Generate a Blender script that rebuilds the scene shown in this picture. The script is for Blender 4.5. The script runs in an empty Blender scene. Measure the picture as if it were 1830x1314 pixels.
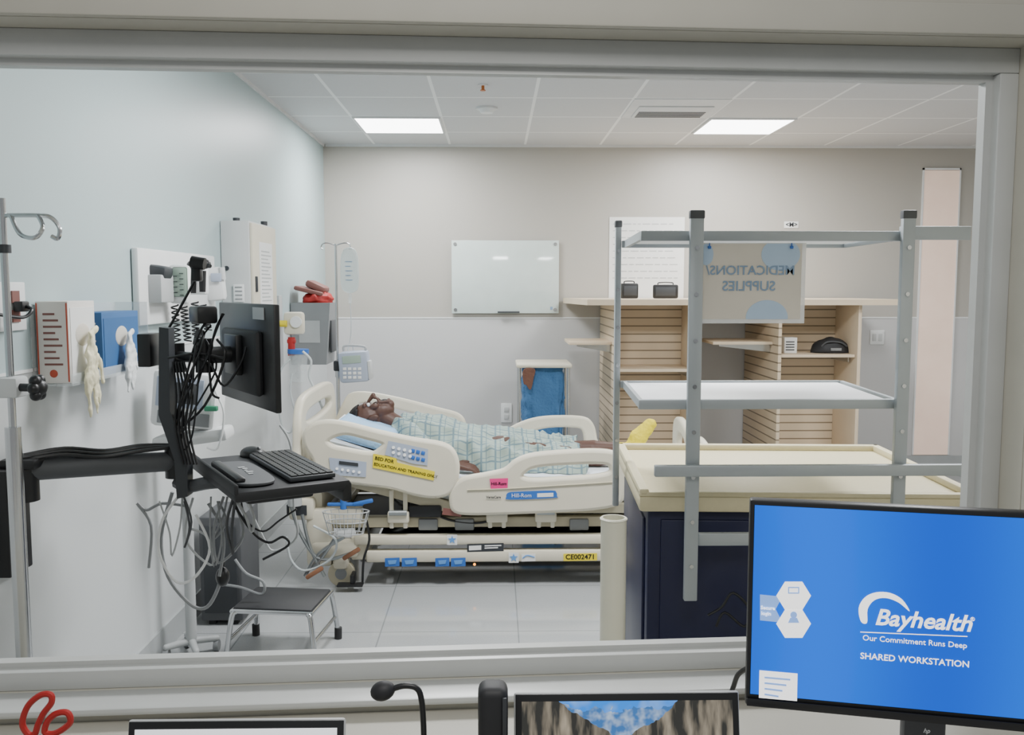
import bpy, bmesh, math, random
from mathutils import Vector as V, Matrix as MX, noise as NZ
random.seed(4)
R=math.radians
col=bpy.context.scene.collection
# ---------------------------------------------------------------- camera
F=1600.0; YAW=math.atan(30/F); PIT=math.atan(142/F); CAM=V((0,0,1.52))
fw=V((math.sin(YAW)*math.cos(PIT),math.cos(YAW)*math.cos(PIT),-math.sin(PIT)))
rt=V((math.cos(YAW),-math.sin(YAW),0)); up=rt.cross(fw)
def ray(px,py): return fw+rt*((px-915)/F)-up*((py-657)/F)
def W(px,py,Y):
    d=ray(px,py); return CAM+d*(Y/d.y)
cd=bpy.data.cameras.new('camera'); cam=bpy.data.objects.new('camera',cd); col.objects.link(cam)
cd.sensor_width=36; cd.lens=F*36/1830; cd.clip_start=.05
m=MX((rt,up,-fw)).transposed().to_4x4(); m.translation=CAM; cam.matrix_world=m
bpy.context.scene.camera=cam
# ---------------------------------------------------------------- materials
def lin(h):
    if not isinstance(h,str): return h
    h=h.lstrip('#'); o=[]
    for i in (0,2,4):
        c=int(h[i:i+2],16)/255; o.append(c/12.92 if c<=.04045 else ((c+.055)/1.055)**2.4)
    return tuple(o)
def base(name):
    m=bpy.data.materials.new(name); m.use_nodes=True
    return m,m.node_tree,m.node_tree.nodes['Principled BSDF']
def mixc(nt,fac,a,b):
    n=nt.nodes.new('ShaderNodeMix'); n.data_type='RGBA'
    for s,v in ((n.inputs[0],fac),(n.inputs[6],a),(n.inputs[7],b)):
        if isinstance(v,(int,float)): s.default_value=v
        elif isinstance(v,tuple): s.default_value=(*v,1)
        else: nt.links.new(v,s)
    return n.outputs[2]
def mth(nt,op,a,b=None):
    n=nt.nodes.new('ShaderNodeMath'); n.operation=op
    for i,v in enumerate((a,b)):
        if v is None: continue
        if isinstance(v,(int,float)): n.inputs[i].default_value=v
        else: nt.links.new(v,n.inputs[i])
    return n.outputs[0]
def noise(nt,scale,det=2):
    tc=nt.nodes.new('ShaderNodeTexCoord'); n=nt.nodes.new('ShaderNodeTexNoise'); n.inputs['Scale'].default_value=scale; n.inputs['Detail'].default_value=det
    nt.links.new(tc.outputs['Object'],n.inputs['Vector']); return n.outputs['Fac']
def mat(name,c,rough=.5,metal=0,var=.06,scale=9,bump=0,alpha=1,emit=0):
    c=lin(c); m,nt,p=base(name)
    col_=mixc(nt,noise(nt,scale),tuple(x*(1-var) for x in c),tuple(min(1,x*(1+var)) for x in c))
    nt.links.new(col_,p.inputs['Base Color'])
    p.inputs['Roughness'].default_value=rough; p.inputs['Metallic'].default_value=metal
    p.inputs['Alpha'].default_value=alpha
    if emit:
        nt.links.new(col_,p.inputs['Emission Color']); p.inputs['Emission Strength'].default_value=emit
    if bump:
        b=nt.nodes.new('ShaderNodeBump'); b.inputs['Strength'].default_value=bump; b.inputs['Distance'].default_value=.01
        nt.links.new(noise(nt,scale*6),b.inputs['Height']); nt.links.new(b.outputs[0],p.inputs['Normal'])
    return m
def gridmat(name,b,l,axes,rough=.6,fac=1.0,var=.05,scale=30):
    b=lin(b); l=lin(l); m,nt,p=base(name)
    tc=nt.nodes.new('ShaderNodeTexCoord'); s=nt.nodes.new('ShaderNodeSeparateXYZ'); nt.links.new(tc.outputs['Object'],s.inputs[0])
    out=None
    for ax,per,off,w in axes:
        src=mth(nt,'ADD',s.outputs[1],s.outputs[2]) if ax==3 else s.outputs[ax]
        v=mth(nt,'LESS_THAN',mth(nt,'FRACT',mth(nt,'DIVIDE',mth(nt,'SUBTRACT',src,off-w/2),per)),w/per)
        out=v if out is None else mth(nt,'MAXIMUM',out,v)
    bb=mixc(nt,noise(nt,scale,4),tuple(x*(1-var) for x in b),tuple(min(1,x*(1+var)) for x in b))
    nt.links.new(mixc(nt,mth(nt,'MULTIPLY',out,fac),bb,l),p.inputs['Base Color']); p.inputs['Roughness'].default_value=rough
    return m
def twotone(name,hi,lo,z):
    m,nt,p=base(name); tc=nt.nodes.new('ShaderNodeTexCoord'); s=nt.nodes.new('ShaderNodeSeparateXYZ'); nt.links.new(tc.outputs['Object'],s.inputs[0])
    nf=noise(nt,3,3); g=mth(nt,'GREATER_THAN',s.outputs[2],z)
    c=mixc(nt,g,lin(lo),lin(hi)); c=mixc(nt,mth(nt,'MULTIPLY',nf,.06),c,(.5,.5,.5))
    nt.links.new(c,p.inputs['Base Color']); p.inputs['Roughness'].default_value=.42; return m
M={}
def mk(k,*a,**w): M[k]=mat(k,*a,**w)
mk('cream','#d6d0bd',.42); mk('cream2','#beb79f',.45); mk('white','#e2e4e4',.45); mk('sheet','#dfe6ee',.8,bump=.3)
mk('black','#17181a',.4); mk('blackm','#202124',.6); mk('dark','#34373b',.5); mk('charcoal','#4b4d50',.55); mk('grey','#85888a',.5)
mk('lgrey','#aeb1b2',.5); mk('chrome','#c8cacc',.22,metal=1); mk('steel','#9ba0a2',.38,metal=.75)
mk('rackm','#a4abaf',.42,metal=.3); mk('rackw','#e6e9ec',.4)
mk('navy','#10163a',.42); mk('counter','#cac19f',.5,scale=60); mk('blue','#2e67b8',.5); mk('bluel','#5f97d6',.55); mk('hamperblue','#426f9c',.9,bump=.9,var=.2)
mk('pillow','#9cc3e6',.8,bump=.4); mk('skin','#503429',.5,scale=14); mk('hair','#121011',.8,bump=.6); mk('mouth','#140908',.6)
mk('yellow','#e3cf2c',.7,bump=.5); mk('labely','#e8d321',.5); mk('pink','#e23c84',.5); mk('red','#a8221f',.5); mk('redm','#7d5049',.5)
mk('wood','#d9c7ad',.5,scale=5,var=.08); mk('woodb','#c7b094',.55,scale=5,var=.1); mk('orange','#8d6146',.6); mk('brass','#b5682f',.5)
mk('paper','#e6e7e5',.8); mk('tan','#dfd9cd',.75,alpha=.82); mk('ltblue','#aec5dd',.7); mk('ink','#2f3338',.7); mk('inkl','#7f97b2',.7); mk('glove','#ece6c4',.6,bump=.3)
mk('gwhite','#e3e7e8',.6,bump=.3); mk('tube','#c9d0d2',.35); mk('clear','#e4ecee',.15,alpha=.3); mk('fluid','#d5e3e4',.15,alpha=.45); mk('glassb','#ccd8d4',.08)
mk('brown','#6d4a3c',.8,bump=.5); mk('rubber','#2a2a2b',.8); mk('pvc','#e1dfcd',.4); mk('ctrlwall','#bdbaae',.6); mk('frame','#c0c2c0',.4,metal=.1); mk('base','#a6aaab',.6)
mk('plastic','#c6c9c9',.45); mk('greyblue','#a8b2c4',.5); mk('green','#3f8f6d',.5); mk('lcd','#9fb3a6',.2); mk('desk','#b4b1a6',.5); mk('sidelite','#eed3c2',.7,emit=.3)
mk('diffuser','#ffffff',.5,emit=9); mk('ceilw','#d9dadb',.7); mk('led','#ff9a2a',.5,emit=3); mk('wtext','#ffffff',.5,emit=1.1); mk('boxb','#2c5d92',.6); mk('boxt','#dedad4',.7); mk('boxo','#b8503a',.7); mk('scrl','#7fa6e6',.5,emit=.8)
mk('sleeve','#eceeee',.3,alpha=.6)
M['ceil']=gridmat('ceiling_tiles','#cccdcf','#eeefef',[(0,.61,.245,.02),(1,.61,6.82,.02)],.8,scale=120)
M['floor']=gridmat('floor_tiles','#a5a8a9','#84888a',[(0,.61,.1,.006),(1,.61,.2,.006)],.07,scale=160,var=.12)
M['wl']=twotone('wall_paint_blue','#adbfc1','#c8cccd',1.272); M['wb']=twotone('wall_paint_greige','#b0aca4','#c4c4c4',1.272)
M['plaid']=gridmat('gown_plaid','#9dada4','#4d6c80',[(0,.075,0,.010),(3,.075,.0,.010),(0,.075,.026,.004),(3,.075,.026,.004)],.85,.7,var=.12)
M['slatm']=gridmat('slatwall_board','#d5c3a8','#877862',[(2,.0635,.02,.010)],.55,scale=6,var=.08)
# ---------------------------------------------------------------- builders
RM={}
def thing(name,label,cat,loc=(0,0,0),rz=0,group=None):
    o=bpy.data.objects.new(name,None); col.objects.link(o); o.empty_display_size=.05
    o.location=loc; o.rotation_euler=(0,0,rz); o['label']=label; o['category']=cat
    if group:o['group']=group
    RM[o]=MX.Translation(V(loc))@MX.Rotation(rz,4,'Z'); return o
def tag(o,label,cat,group=None):
    o['label']=label;o['category']=cat
    if group:o['group']=group
    return o
def struct(o): o['kind']='structure'; return o
def cat_(pts,closed=False,n=5):
    pts=[V(p) for p in pts]; N=len(pts)
    if N<3: return pts
    out=[]
    for i in range(N if closed else N-1):
        if closed: a,b,c,d=(pts[(i+k-1)%N] for k in range(4))
        else: a,b,c,d=pts[max(i-1,0)],pts[i],pts[i+1],pts[min(i+2,N-1)]
        for j in range(n):
            t=j/n; out.append(.5*((2*b)+(c-a)*t+(2*a-5*b+4*c-d)*t*t+(3*b-a-3*c+d)*t**3))
    if not closed: out.append(pts[-1])
    return out
FX=MX(((1,0,0),(0,0,-1),(0,1,0))).to_4x4()
class B:
    def __init__(s): s.b=bmesh.new()
    def box(s,c,size,Rm=None,bev=0,seg=2):
        m=MX.Translation(V(c))@(Rm.to_4x4() if Rm else MX())@MX.Diagonal((*size,1))
        g=bmesh.ops.create_cube(s.b,size=1,matrix=m)
        if bev:
            e=list({e for v in g['verts'] for e in v.link_edges}); bmesh.ops.bevel(s.b,geom=e,offset=bev,segments=seg,affect='EDGES',profile=.5)
        return s
    def bb(s,x0,x1,y0,y1,z0,z1,bev=0): return s.box(((x0+x1)/2,(y0+y1)/2,(z0+z1)/2),(abs(x1-x0),abs(y1-y0),abs(z1-z0)),None,bev)
    def cyl(s,p0,p1,r,r2=None,seg=18):
        p0,p1=V(p0),V(p1); d=p1-p0; q=d.to_track_quat('Z','Y').to_matrix().to_4x4()
        bmesh.ops.create_cone(s.b,cap_ends=True,segments=seg,radius1=r,radius2=r if r2 is None else r2,depth=d.length,matrix=MX.Translation((p0+p1)/2)@q); return s
    def sph(s,c,r,Rm=None,u=20,v=12):
        if isinstance(r,(int,float)): r=(r,r,r)
        bmesh.ops.create_uvsphere(s.b,u_segments=u,v_segments=v,radius=1,matrix=MX.Translation(V(c))@(Rm.to_4x4() if Rm else MX())@MX.Diagonal((*r,1))); return s
    def cap(s,p0,r0,p1,r1):
        s.cyl(p0,p1,r0,r1); s.sph(p0,r0,None,16,10); s.sph(p1,r1,None,16,10); return s
    def crumple(s,amp,sc):
        s.b.normal_update()
        mv=[(v,v.normal*amp*(NZ.noise(v.co*sc)+.5*NZ.noise(v.co*sc*2.3))) for v in s.b.verts]
        for v,d in mv: v.co+=d
        return s
    def tube(s,pts,r,seg=8,closed=False,n=5,smooth=True):
        P=cat_(pts,closed,n) if smooth else [V(p) for p in pts]
        N=len(P); rings=[]; prev=None
        for i,p in enumerate(P):
            t=(P[(i+1)%N]-P[i-1]) if closed else (P[min(i+1,N-1)]-P[max(i-1,0)])
            if t.length<1e-9: t=V((0,0,1))
            t.normalize()
            if prev is None:
                a=V((0,0,1)) if abs(t.z)<.9 else V((1,0,0)); nn=(a-t*a.dot(t)).normalized()
            else: nn=(prev-t*prev.dot(t)).normalized()
            prev=nn; bn=t.cross(nn)
            rings.append([s.b.verts.new(p+(nn*math.cos(2*math.pi*k/seg)+bn*math.sin(2*math.pi*k/seg))*r) for k in range(seg)])
        for i in range(N if closed else N-1):
            a,b=rings[i],rings[(i+1)%N]
            for k in range(seg): s.b.faces.new((a[k],a[(k+1)%seg],b[(k+1)%seg],b[k]))
        if not closed: s.b.faces.new(rings[0][::-1]); s.b.faces.new(rings[-1])
        return s
    def prism(s,pts,ext):
        a=[s.b.verts.new(V(p)) for p in pts]; b=[s.b.verts.new(V(p)+V(ext)) for p in pts]; n=len(a)
        s.b.faces.new(a); s.b.faces.new(b[::-1])
        for i in range(n): s.b.faces.new((a[i],b[i],b[(i+1)%n],a[(i+1)%n]))
        return s
    def plate(s,outs,m,thick,bev=0,sm=True):
        c=bpy.data.curves.new('c','CURVE'); c.dimensions='2D'; c.fill_mode='BOTH'; c.extrude=max(thick/2-bev,1e-4); c.bevel_depth=bev; c.bevel_resolution=2
        for o in outs:
            P=cat_([(p[0],p[1],0) for p in o],True,4) if sm else [V((p[0],p[1],0)) for p in o]
            sp=c.splines.new('POLY'); sp.points.add(len(P)-1); sp.use_cyclic_u=True
            for q,p in zip(sp.points,P): q.co=(p.x,p.y,0,1)
        s.curve(c,m); return s
    def platepx(s,outs,Y,thick,bev=0,sm=True):
        o2=[[(lambda w:(w.x,w.z))(W(a,b,Y)) for a,b in o] for o in outs]
        return s.plate(o2,MX.Translation((0,Y,0))@FX,thick,bev,sm)
    def curve(s,c,m):
        o=bpy.data.objects.new('tmp',c); col.objects.link(o); dg=bpy.context.evaluated_depsgraph_get(); dg.update()
        me=bpy.data.meshes.new_from_object(o.evaluated_get(dg)); me.transform(m); s.b.from_mesh(me); bpy.data.objects.remove(o); bpy.data.meshes.remove(me)
    def text(s,t,size,o,r=(1,0,0),u=(0,0,1),align='CENTER',bold=0,shear=0):
        c=bpy.data.curves.new('t','FONT'); c.body=t; c.size=size; c.align_x=align; c.align_y='CENTER'; c.extrude=.0004; c.offset=bold*size; c.shear=shear; c.resolution_u=3
        r=V(r).normalized();u=V(u).normalized(); n=r.cross(u)
        m=MX((r,u,n)).transposed().to_4x4(); m.translation=V(o); s.curve(c,m); return s
    def build(s,name,mt,parent=None,local=False,ang=38,keep=False):
        me=bpy.data.meshes.new(name)
        if not keep: bmesh.ops.recalc_face_normals(s.b,faces=s.b.faces)
        s.b.to_mesh(me); s.b.free()
        if parent is not None and not local:
            q=parent
            while q.parent: q=q.parent
            if q in RM: me.transform(RM[q].inverted())
        for p in me.polygons: p.use_smooth=True
        me.set_sharp_from_angle(angle=R(ang)); me.materials.append(M[mt] if isinstance(mt,str) else mt)
        o=bpy.data.objects.new(name,me); col.objects.link(o)
        if parent is not None:o.parent=parent
        return o
def obm(d1,d2,d3): return MX((V(d1).normalized(),V(d2).normalized(),V(d3).normalized())).transposed()
def dup(root,loc,label):
    r=root.copy(); col.objects.link(r); r.location=loc; r['label']=label
    for c in list(root.children):
        k=c.copy(); col.objects.link(k); k.parent=r
        for g in c.children: h=g.copy(); col.objects.link(h); h.parent=k
    return r
def px3(pts,Y): return [W(a,b_,Y) for a,b_ in pts]
XL,YB,ZC=-1.39,7.4,2.68
Z=V((0,0,1))
# ---------------------------------------------------------------- setting
struct(B().bb(XL-.1,4.9,-1.2,YB+.1,-.1,0).build('floor','floor'))
struct(B().bb(XL-.1,4.9,1.75,YB+.1,ZC,ZC+.1).build('ceiling','ceil'))
struct(B().bb(XL-.1,XL,1.62,YB,0,ZC).build('wall_left','wl'))
struct(B().bb(XL-.1,4.9,YB,YB+.1,0,ZC).build('wall_back','wb'))
struct(B().bb(4.8,4.9,1.9,YB,0,ZC).build('wall_right','wb'))
struct(B().bb(XL,XL+.008,2,YB,0,.11).build('baseboard_left','base'))
struct(B().bb(XL+.01,4.8,YB-.008,YB,0,.11).build('baseboard_back','base'))
struct(B().bb(XL,XL+.004,1.9,YB,1.27,1.28).build('trim_1','white'))
struct(B().bb(XL+.01,4.8,YB-.004,YB,1.27,1.28).build('trim_2','white'))
struct(B().bb(XL,XL+.012,1.9,YB,ZC-.02,ZC).build('trim_3','ceilw'))
struct(B().bb(XL+.02,4.8,YB-.012,YB,ZC-.02,ZC).build('trim_4','ceilw'))
wr=R(3.15)
def wloc(o): o.location=(0,1.711,0); o.rotation_euler=(0,0,wr); struct(o); return o
zs=.806; zq=.770
b=B(); b.bb(-1.75,5.0,-.1,.03,1.975,2.95); b.bb(-1.75,5.0,-.1,.03,0,zq); b.bb(1.0,5.0,-.1,.03,zq,1.975); b.bb(-1.75,-1.4,-.1,.03,zq,1.975); wloc(b.build('wall_front','ctrlwall'))
b=B(); b.bb(-1.4,1.0,-.035,.025,1.928,1.975,.003); b.bb(-1.4,1.0,-.035,.025,zq,zs,.003); b.bb(.962,1.0,-.035,.025,zs,1.928,.003); b.bb(-1.4,-1.36,-.035,.025,zs,1.928,.003)
b.bb(-1.36,.962,-.012,.012,1.915,1.928); b.bb(-1.36,.962,-.012,.012,zs,zs+.01); b.bb(.948,.962,-.012,.012,zs+.01,1.915)
wloc(b.build('window_1','frame'))
b=B(); b.bb(-1.75,1.06,-.118,-.1,1.975,2.03,.004); b.bb(1.0,1.06,-.118,-.1,zq+.01,1.975,.004); wloc(b.build('trim_5','ctrlwall'))
b=B(); b.bb(-1.75,1.06,-.12,-.036,zq-.014,zq,.005); wloc(b.build('trim_6','frame'))
sx0,sx1=W(1646,400,YB).x,W(1711,400,YB).x
s=struct(B().bb(sx0,sx1,YB-.012,YB-.002,.12,W(1680,305,YB).z).build('window_2','sidelite'))
b=B()
for x in (sx0,sx1): b.bb(x-.006,x+.006,YB-.016,YB-.001,.12,2.5)
b.bb(sx0-.006,sx1+.006,YB-.016,YB-.001,2.485,2.5); b.build('window_frame','white',s)
# ---------------------------------------------------------------- lights
world=bpy.data.worlds.new('world'); bpy.context.scene.world=world; world.use_nodes=True
world.node_tree.nodes['Background'].inputs[0].default_value=(.8,.82,.83,1); world.node_tree.nodes['Background'].inputs[1].default_value=.4
def area(loc,size,pw,c=(.99,.995,1),rot=(0,0,0)):
    l=bpy.data.lights.new('lamp','AREA'); l.size=size; l.energy=pw; l.color=c; o=bpy.data.objects.new('lamp',l); col.objects.link(o); o.location=loc; o.rotation_euler=rot; return o
cl=None
labs=['square lit ceiling panel near the left wall','square lit ceiling panel beyond the air vent, on the right']
for i,(cx,cy) in enumerate([(-.67,6.515),(1.77,6.515),(-.06,3.465),(1.77,3.465),(2.99,4.685)]):
    if i==0:
        cl=thing('ceiling_light',labs[0],'ceiling light',(cx,cy,ZC-.012),0,'ceiling light panels')
        B().bb(-.3,.3,-.3,.3,.004,.012).bb(-.3,-.285,-.3,.3,0,.006).bb(.285,.3,-.3,.3,0,.006).bb(-.3,.3,-.3,-.285,0,.006).bb(-.3,.3,.285,.3,0,.006).build('frame','ceilw',cl,True)
        B().bb(-.283,.283,-.283,.283,.0,.0035).build('diffuser','diffuser',cl,True)
    elif i<2: dup(cl,(cx,cy,ZC-.012),labs[i])
    else: dup(cl,(cx,cy,ZC-.012),['square ceiling panel overhead near the window','square ceiling panel overhead above the supply cart','square ceiling panel at the far right side'][i-2])
    area((cx,cy,ZC-.02),.56,(44,44,62,46,40)[i])
area((.1,.3,2.5),.9,28,(1,.98,.94))
t=thing('air_vent','white slotted air vent set in a ceiling tile','air vent',(1.16,5.905,ZC-.012))
B().bb(-.3,.3,-.3,.3,.006,.012).bb(-.24,.24,-.1,.26,-.002,.006,.003).build('frame','ceilw',t,True)
b=B()
for k in range(5): b.bb(-.22,.22,.05+k*.04,.066+k*.04,-.005,-.002)
b.build('slat','charcoal',t,True)
t=thing('smoke_detector','round white smoke detector on ceiling tile','smoke detector',(W(870,200,5.9).x,5.9,ZC)); B().cyl((0,0,0),(0,0,-.012),.07).build('base','ceilw',t,True); B().cyl((0,0,-.012),(0,0,-.035),.055,.04).build('cover','white',t,True)
t=thing('sprinkler_head','small brass sprinkler head hanging from ceiling','sprinkler',(W(863,150,5.25).x,5.25,ZC)); B().cyl((0,0,0),(0,0,-.006),.03).build('escutcheon','ceilw',t,True); B().cyl((0,0,-.006),(0,0,-.03),.009).cyl((0,0,-.03),(0,0,-.034),.016).build('nozzle','brass',t,True)
# ---------------------------------------------------------------- back wall things
a,c=W(807,430,YB),W(998,560,YB)
t=thing('whiteboard','frosted glass whiteboard on the back wall','whiteboard',((a.x+c.x)/2,YB-.03,(a.z+c.z)/2))
B().bb(a.x,c.x,YB-.03,YB-.022,c.z,a.z,.002).build('glass_panel','glassb',t)
for x in (a.x+.03,c.x-.03):
    for z in (a.z-.03,c.z+.03): B().cyl((x,YB-.036,z),(x,YB-.001,z),.014).build('standoff','chrome',t)
B().bb(.02,.2,YB-.06,YB-.03,c.z+.005,c.z+.017,.002).build('pen_tray','dark',t)
B().bb(c.x-.07,c.x-.05,YB-.032,YB-.0305,c.z+.03,c.z+.055).build('logo_mark','inkl',t)
a,c=W(1089,388,YB),W(1221,538,YB)
t=thing('wall_poster','large white paper sheet with faint writing behind the rack','poster',((a.x+c.x)/2,YB,c.z))
B().bb(a.x,c.x,YB-.006,YB-.002,c.z,a.z).build('sheet','paper',t)
b=B(); random.seed(2)
for k in range(9):
    z=a.z-.06-k*.055; x=a.x+.03
    while x<c.x-.08:
        w=random.uniform(.02,.07); b.bb(x,x+w,YB-.0075,YB-.006,z,z+.006); x+=w+.015
b.build('writing','lgrey',t)
a=W(1414,402,YB); t=thing('wall_sign','tiny white sign with dark symbol above the wood shelves','sign',(a.x,YB,a.z))
B().bb(a.x-.06,a.x+.06,YB-.006,YB-.002,a.z-.028,a.z+.028,.002).build('plate','paper',t); B().text('<M>',.05,(a.x,YB-.008,a.z),bold=.02).build('lettering','ink',t)
a=W(1567,603,YB); t=thing('light_switch','white double light switch plate beside the wood shelves','switch',(a.x,YB,a.z))
B().bb(a.x-.06,a.x+.06,YB-.008,YB-.001,a.z-.06,a.z+.06,.003).build('plate','white',t)
for d in (-.025,.025): B().bb(a.x+d-.015,a.x+d+.015,YB-.014,YB-.007,a.z-.03,a.z+.03,.003).build('rocker','plastic',t)
a=W(905,738,YB); t=thing('wall_outlet','white wall outlet with plastic cover left of laundry hamper','outlet',(a.x,YB,a.z))
B().bb(a.x-.045,a.x+.045,YB-.012,YB-.001,a.z-.08,a.z+.08,.003).build('plate','white',t)
for d in (-.03,.03): B().bb(a.x-.02,a.x+.02,YB-.018,YB-.012,a.z+d-.02,a.z+d+.02,.002).build('socket','plastic',t)
# ---------------------------------------------------------------- slatwall shelving
def unit(x0,label,zs_):
    x1=x0+.61; t=thing('slatwall_unit',label,'shelf unit',(x0+.305,6.95,0),0,'slatwall display units')
    B().bb(x0,x0+.025,6.5,7.38,.0,1.395,.002).build('side_panel','slatm',t)
    B().bb(x1-.025,x1,6.5,7.38,.0,1.395,.002).build('side_panel','wood',t)
    B().bb(x0+.026,x1-.026,6.94,6.965,.1,1.395).build('slat_panel','slatm',t)
    B().bb(x0+.026,x1-.026,6.52,6.94,.0,.1).build('base_shelf','woodb',t)
    for z in zs_: 
        s_=B().bb(x0+.03,x1-.03,6.53,6.938,z,z+.022,.002).build('shelf','wood',t)
        for x in (x0+.05,x1-.05): B().bb(x-.004,x+.004,6.6,6.938,z-.04,z).build('bracket','chrome',s_)
unit(.865,'left slatted wood display unit behind the laundry hamper',[.905])
unit(2.07,'right slatted wood display unit holding a black bag',[1.01])
b=B(); b.prism([(.56,7.38,1.397),(.66,6.42,1.397),(2.92,6.42,1.397),(2.92,7.38,1.397)],(0,0,.042))
tag(b.build('countertop','wood'),'long pale wood top board across both display units','countertop')
for (x0,x1,l) in ((.55,.862,'pale wood shelf jutting left from the left display unit'),(1.62,2.067,'pale wood shelf between the two display units')):
    t=thing('side_shelf',l,'shelf',(x1,6.9,1.09),0,'side shelves'); B().bb(x0,x1,6.62,7.1,1.1,1.122,.002).build('board','wood',t)
    for y in (6.68,7.04): B().prism([(x1,y,1.1),(x0+.06,y,1.1),(x0+.06,y,1.085),(x1,y,1.04)],(0,.005,0)).build('bracket','chrome',t)
def clockbox(px,w,h,label,ang):
    p=W(px,533,6.85); t=thing('desk_speaker',label,'electronic device',(p.x,6.85,1.441),ang,'black devices on the top board')
    B().box((0,0,h/2),(w,.08,h),None,.012).build('body','black',t,True); B().box((0,-.042,h/2),(w*.8,.006,h*.65),None,.004).build('grille','dark',t,True)
    B().tube([(-w*.3,0,h),(-w*.25,0,h+.015),(w*.25,0,h+.015),(w*.3,0,h)],.004).build('handle','blackm',t,True)
clockbox(1124,.13,.115,'small black box device, left of two on wood top board',.1); clockbox(1189,.19,.105,'wider black box device, right of two on wood top board',-.15)
p=W(1486,634,6.72); t=thing('carry_bag','soft black rounded carry bag on the wood shelf','bag',(p.x,6.72,1.033))
b=B(); b.sph((0,0,0),(.16,.085,.12),None,40,24)
for v in b.b.verts:
    if v.co.z<.0: v.co.z=0.0
    if v.co.x>0: v.co.z*=1-.25*v.co.x/.16
b.crumple(.008,14)
for v in b.b.verts: v.co.z=max(v.co.z,0.0)
b.build('body','blackm',t,True,180)
B().tube([(-.1,-.06,.05),(-.06,-.075,.085),(.04,-.07,.08),(.09,-.065,.05)],.007).build('strap','charcoal',t,True); B().box((.0,-.088,.03),(.08,.006,.02)).build('badge','grey',t,True)
p=W(1409,634,6.7); t=thing('supply_box','small white printed box on wood shelf beside the bag','box',(p.x,6.7,1.033))
B().bb(p.x-.045,p.x+.05,6.66,6.76,1.033,1.15,.002).build('carton','paper',t)
b=B()
for k in range(4): b.bb(p.x-.035,p.x+.03,6.6575,6.6598,1.055+k*.02,1.062+k*.02)
b.build('printing','ink',t)
# ---------------------------------------------------------------- laundry hamper
hx0,hx1=.165,.555; t=thing('laundry_hamper','chrome laundry hamper with cream lid and blue bag','hamper',(.36,6.75,0))
B().bb(hx0-.01,hx1+.01,6.53,6.97,.935,.965,.012).build('lid','cream',t)
for x in (hx0+.015,hx1-.015):
    for y in (6.56,6.94):
        l=B().cyl((x,y,.05),(x,y,.935),.011).build('leg','chrome',t); B().cyl((x-.012,y,.028),(x+.012,y,.028),.028).build('caster','rubber',l)
B().tube([(hx0+.015,6.56,.12),(hx1-.015,6.56,.12),(hx1-.015,6.94,.12),(hx0+.015,6.94,.12)],.01,8,True,1,False).build('base_frame','chrome',t)
b=B(); n=90; rings=[]
for j in range(24):
    z=.93-j*.033; ring=[]
    for k in range(n):
        a_=2*math.pi*k/n; c_,s_=math.cos(a_),math.sin(a_); e=.4
        rr=1-.08*(j/23)+(.04*math.sin(6*a_+j*.25)+.03*math.sin(13*a_-j*.15)+.015*math.sin(23*a_+j*.5))*min(1,j/5)
        ring.append(b.b.verts.new((.36+.155*rr*math.copysign(abs(c_)**e,c_),6.75+.155*rr*math.copysign(abs(s_)**e,s_),z)))
    rings.append(ring)
for j in range(23):
    for k in range(n): b.b.faces.new((rings[j][k],rings[j][(k+1)%n],rings[j+1][(k+1)%n],rings[j+1][k]))
b.b.faces.new(rings[-1]); b.crumple(.02,16); b.build('bag','hamperblue',t,ang=180)
o=B(); o.platepx([[(936,661),(955,660),(953,676),(948,696),(941,688),(936,684)]],6.53,.01,.003); tag(o.build('hanging_cloth','brown'),'reddish brown cloth hanging on front of the blue hamper','cloth')
# ---------------------------------------------------------------- hospital bed
Yn,Yf=4.45,5.46
bed=thing('hospital_bed','cream adjustable hospital bed with raised side rails','bed',(0,4.95,0))
b=B(); prof=[(-.93,.72),(-.93,.62),(-.2,.42),(1.05,.42),(1.05,.55),(-.15,.55),(-.24,.56),(-.9,.78)]
b.prism([(x,4.53,z) for x,z in prof],(0,.86,0)); bmesh.ops.bevel(b.b,geom=[e for e in b.b.edges],offset=.02,segments=2,affect='EDGES'); b.build('mattress','sheet',bed)
b=B(); b.prism([(x,4.5,z) for x,z in [(-.95,.6),(-.95,.57),(-.22,.37),(1.06,.37),(1.06,.415),(-.2,.415),(-.93,.62)]],(0,.92,0)); b.build('deck','cream2',bed)
hr=B().platepx([[(548,778),(560,762),(585,756),(620,760),(680,775),(740,788),(785,795),(806,806),(815,830),(812,858),(800,878),(775,884),(740,879),(700,868),(640,860),(600,853),(575,842),(563,815),(552,797)],
 [(594,777),(620,771),(655,779),(686,788),(688,797),(672,811),(655,812),(620,806),(594,800),(582,788)]],Yn,.055,.018).build('side_rail','cream',bed)
fr=B().platepx([[(809,897),(812,875),(830,858),(870,850),(903,842),(925,825),(955,815),(1010,810),(1060,808),(1095,812),(1110,828),(1110,880),(1100,897),(1060,905),(1000,909),(900,913),(840,914),(815,910)],
 [(928,852),(940,836),(965,828),(1020,824),(1075,823),(1092,830),(1092,846),(1060,854),(1000,858),(950,860)]],Yn,.055,.018).build('side_rail','cream',bed)
B().platepx([[(607,775),(618,720),(640,704),(700,712),(780,732),(818,743),(828,760),(815,778),(700,778)],[(628,765),(636,724),(652,716),(700,724),(775,743),(806,753),(805,766),(700,768)]],Yf,.045,.016).build('side_rail','cream',bed)
B().platepx([[(862,800),(872,785),(900,775),(935,757),(975,748),(1035,748),(1055,758),(1062,785),(1060,815),(870,815)],[(925,785),(942,770),(980,760),(1030,760),(1044,768),(1048,790),(1044,801),(925,800)]],Yf,.045,.016).build('side_rail','cream',bed)
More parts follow.
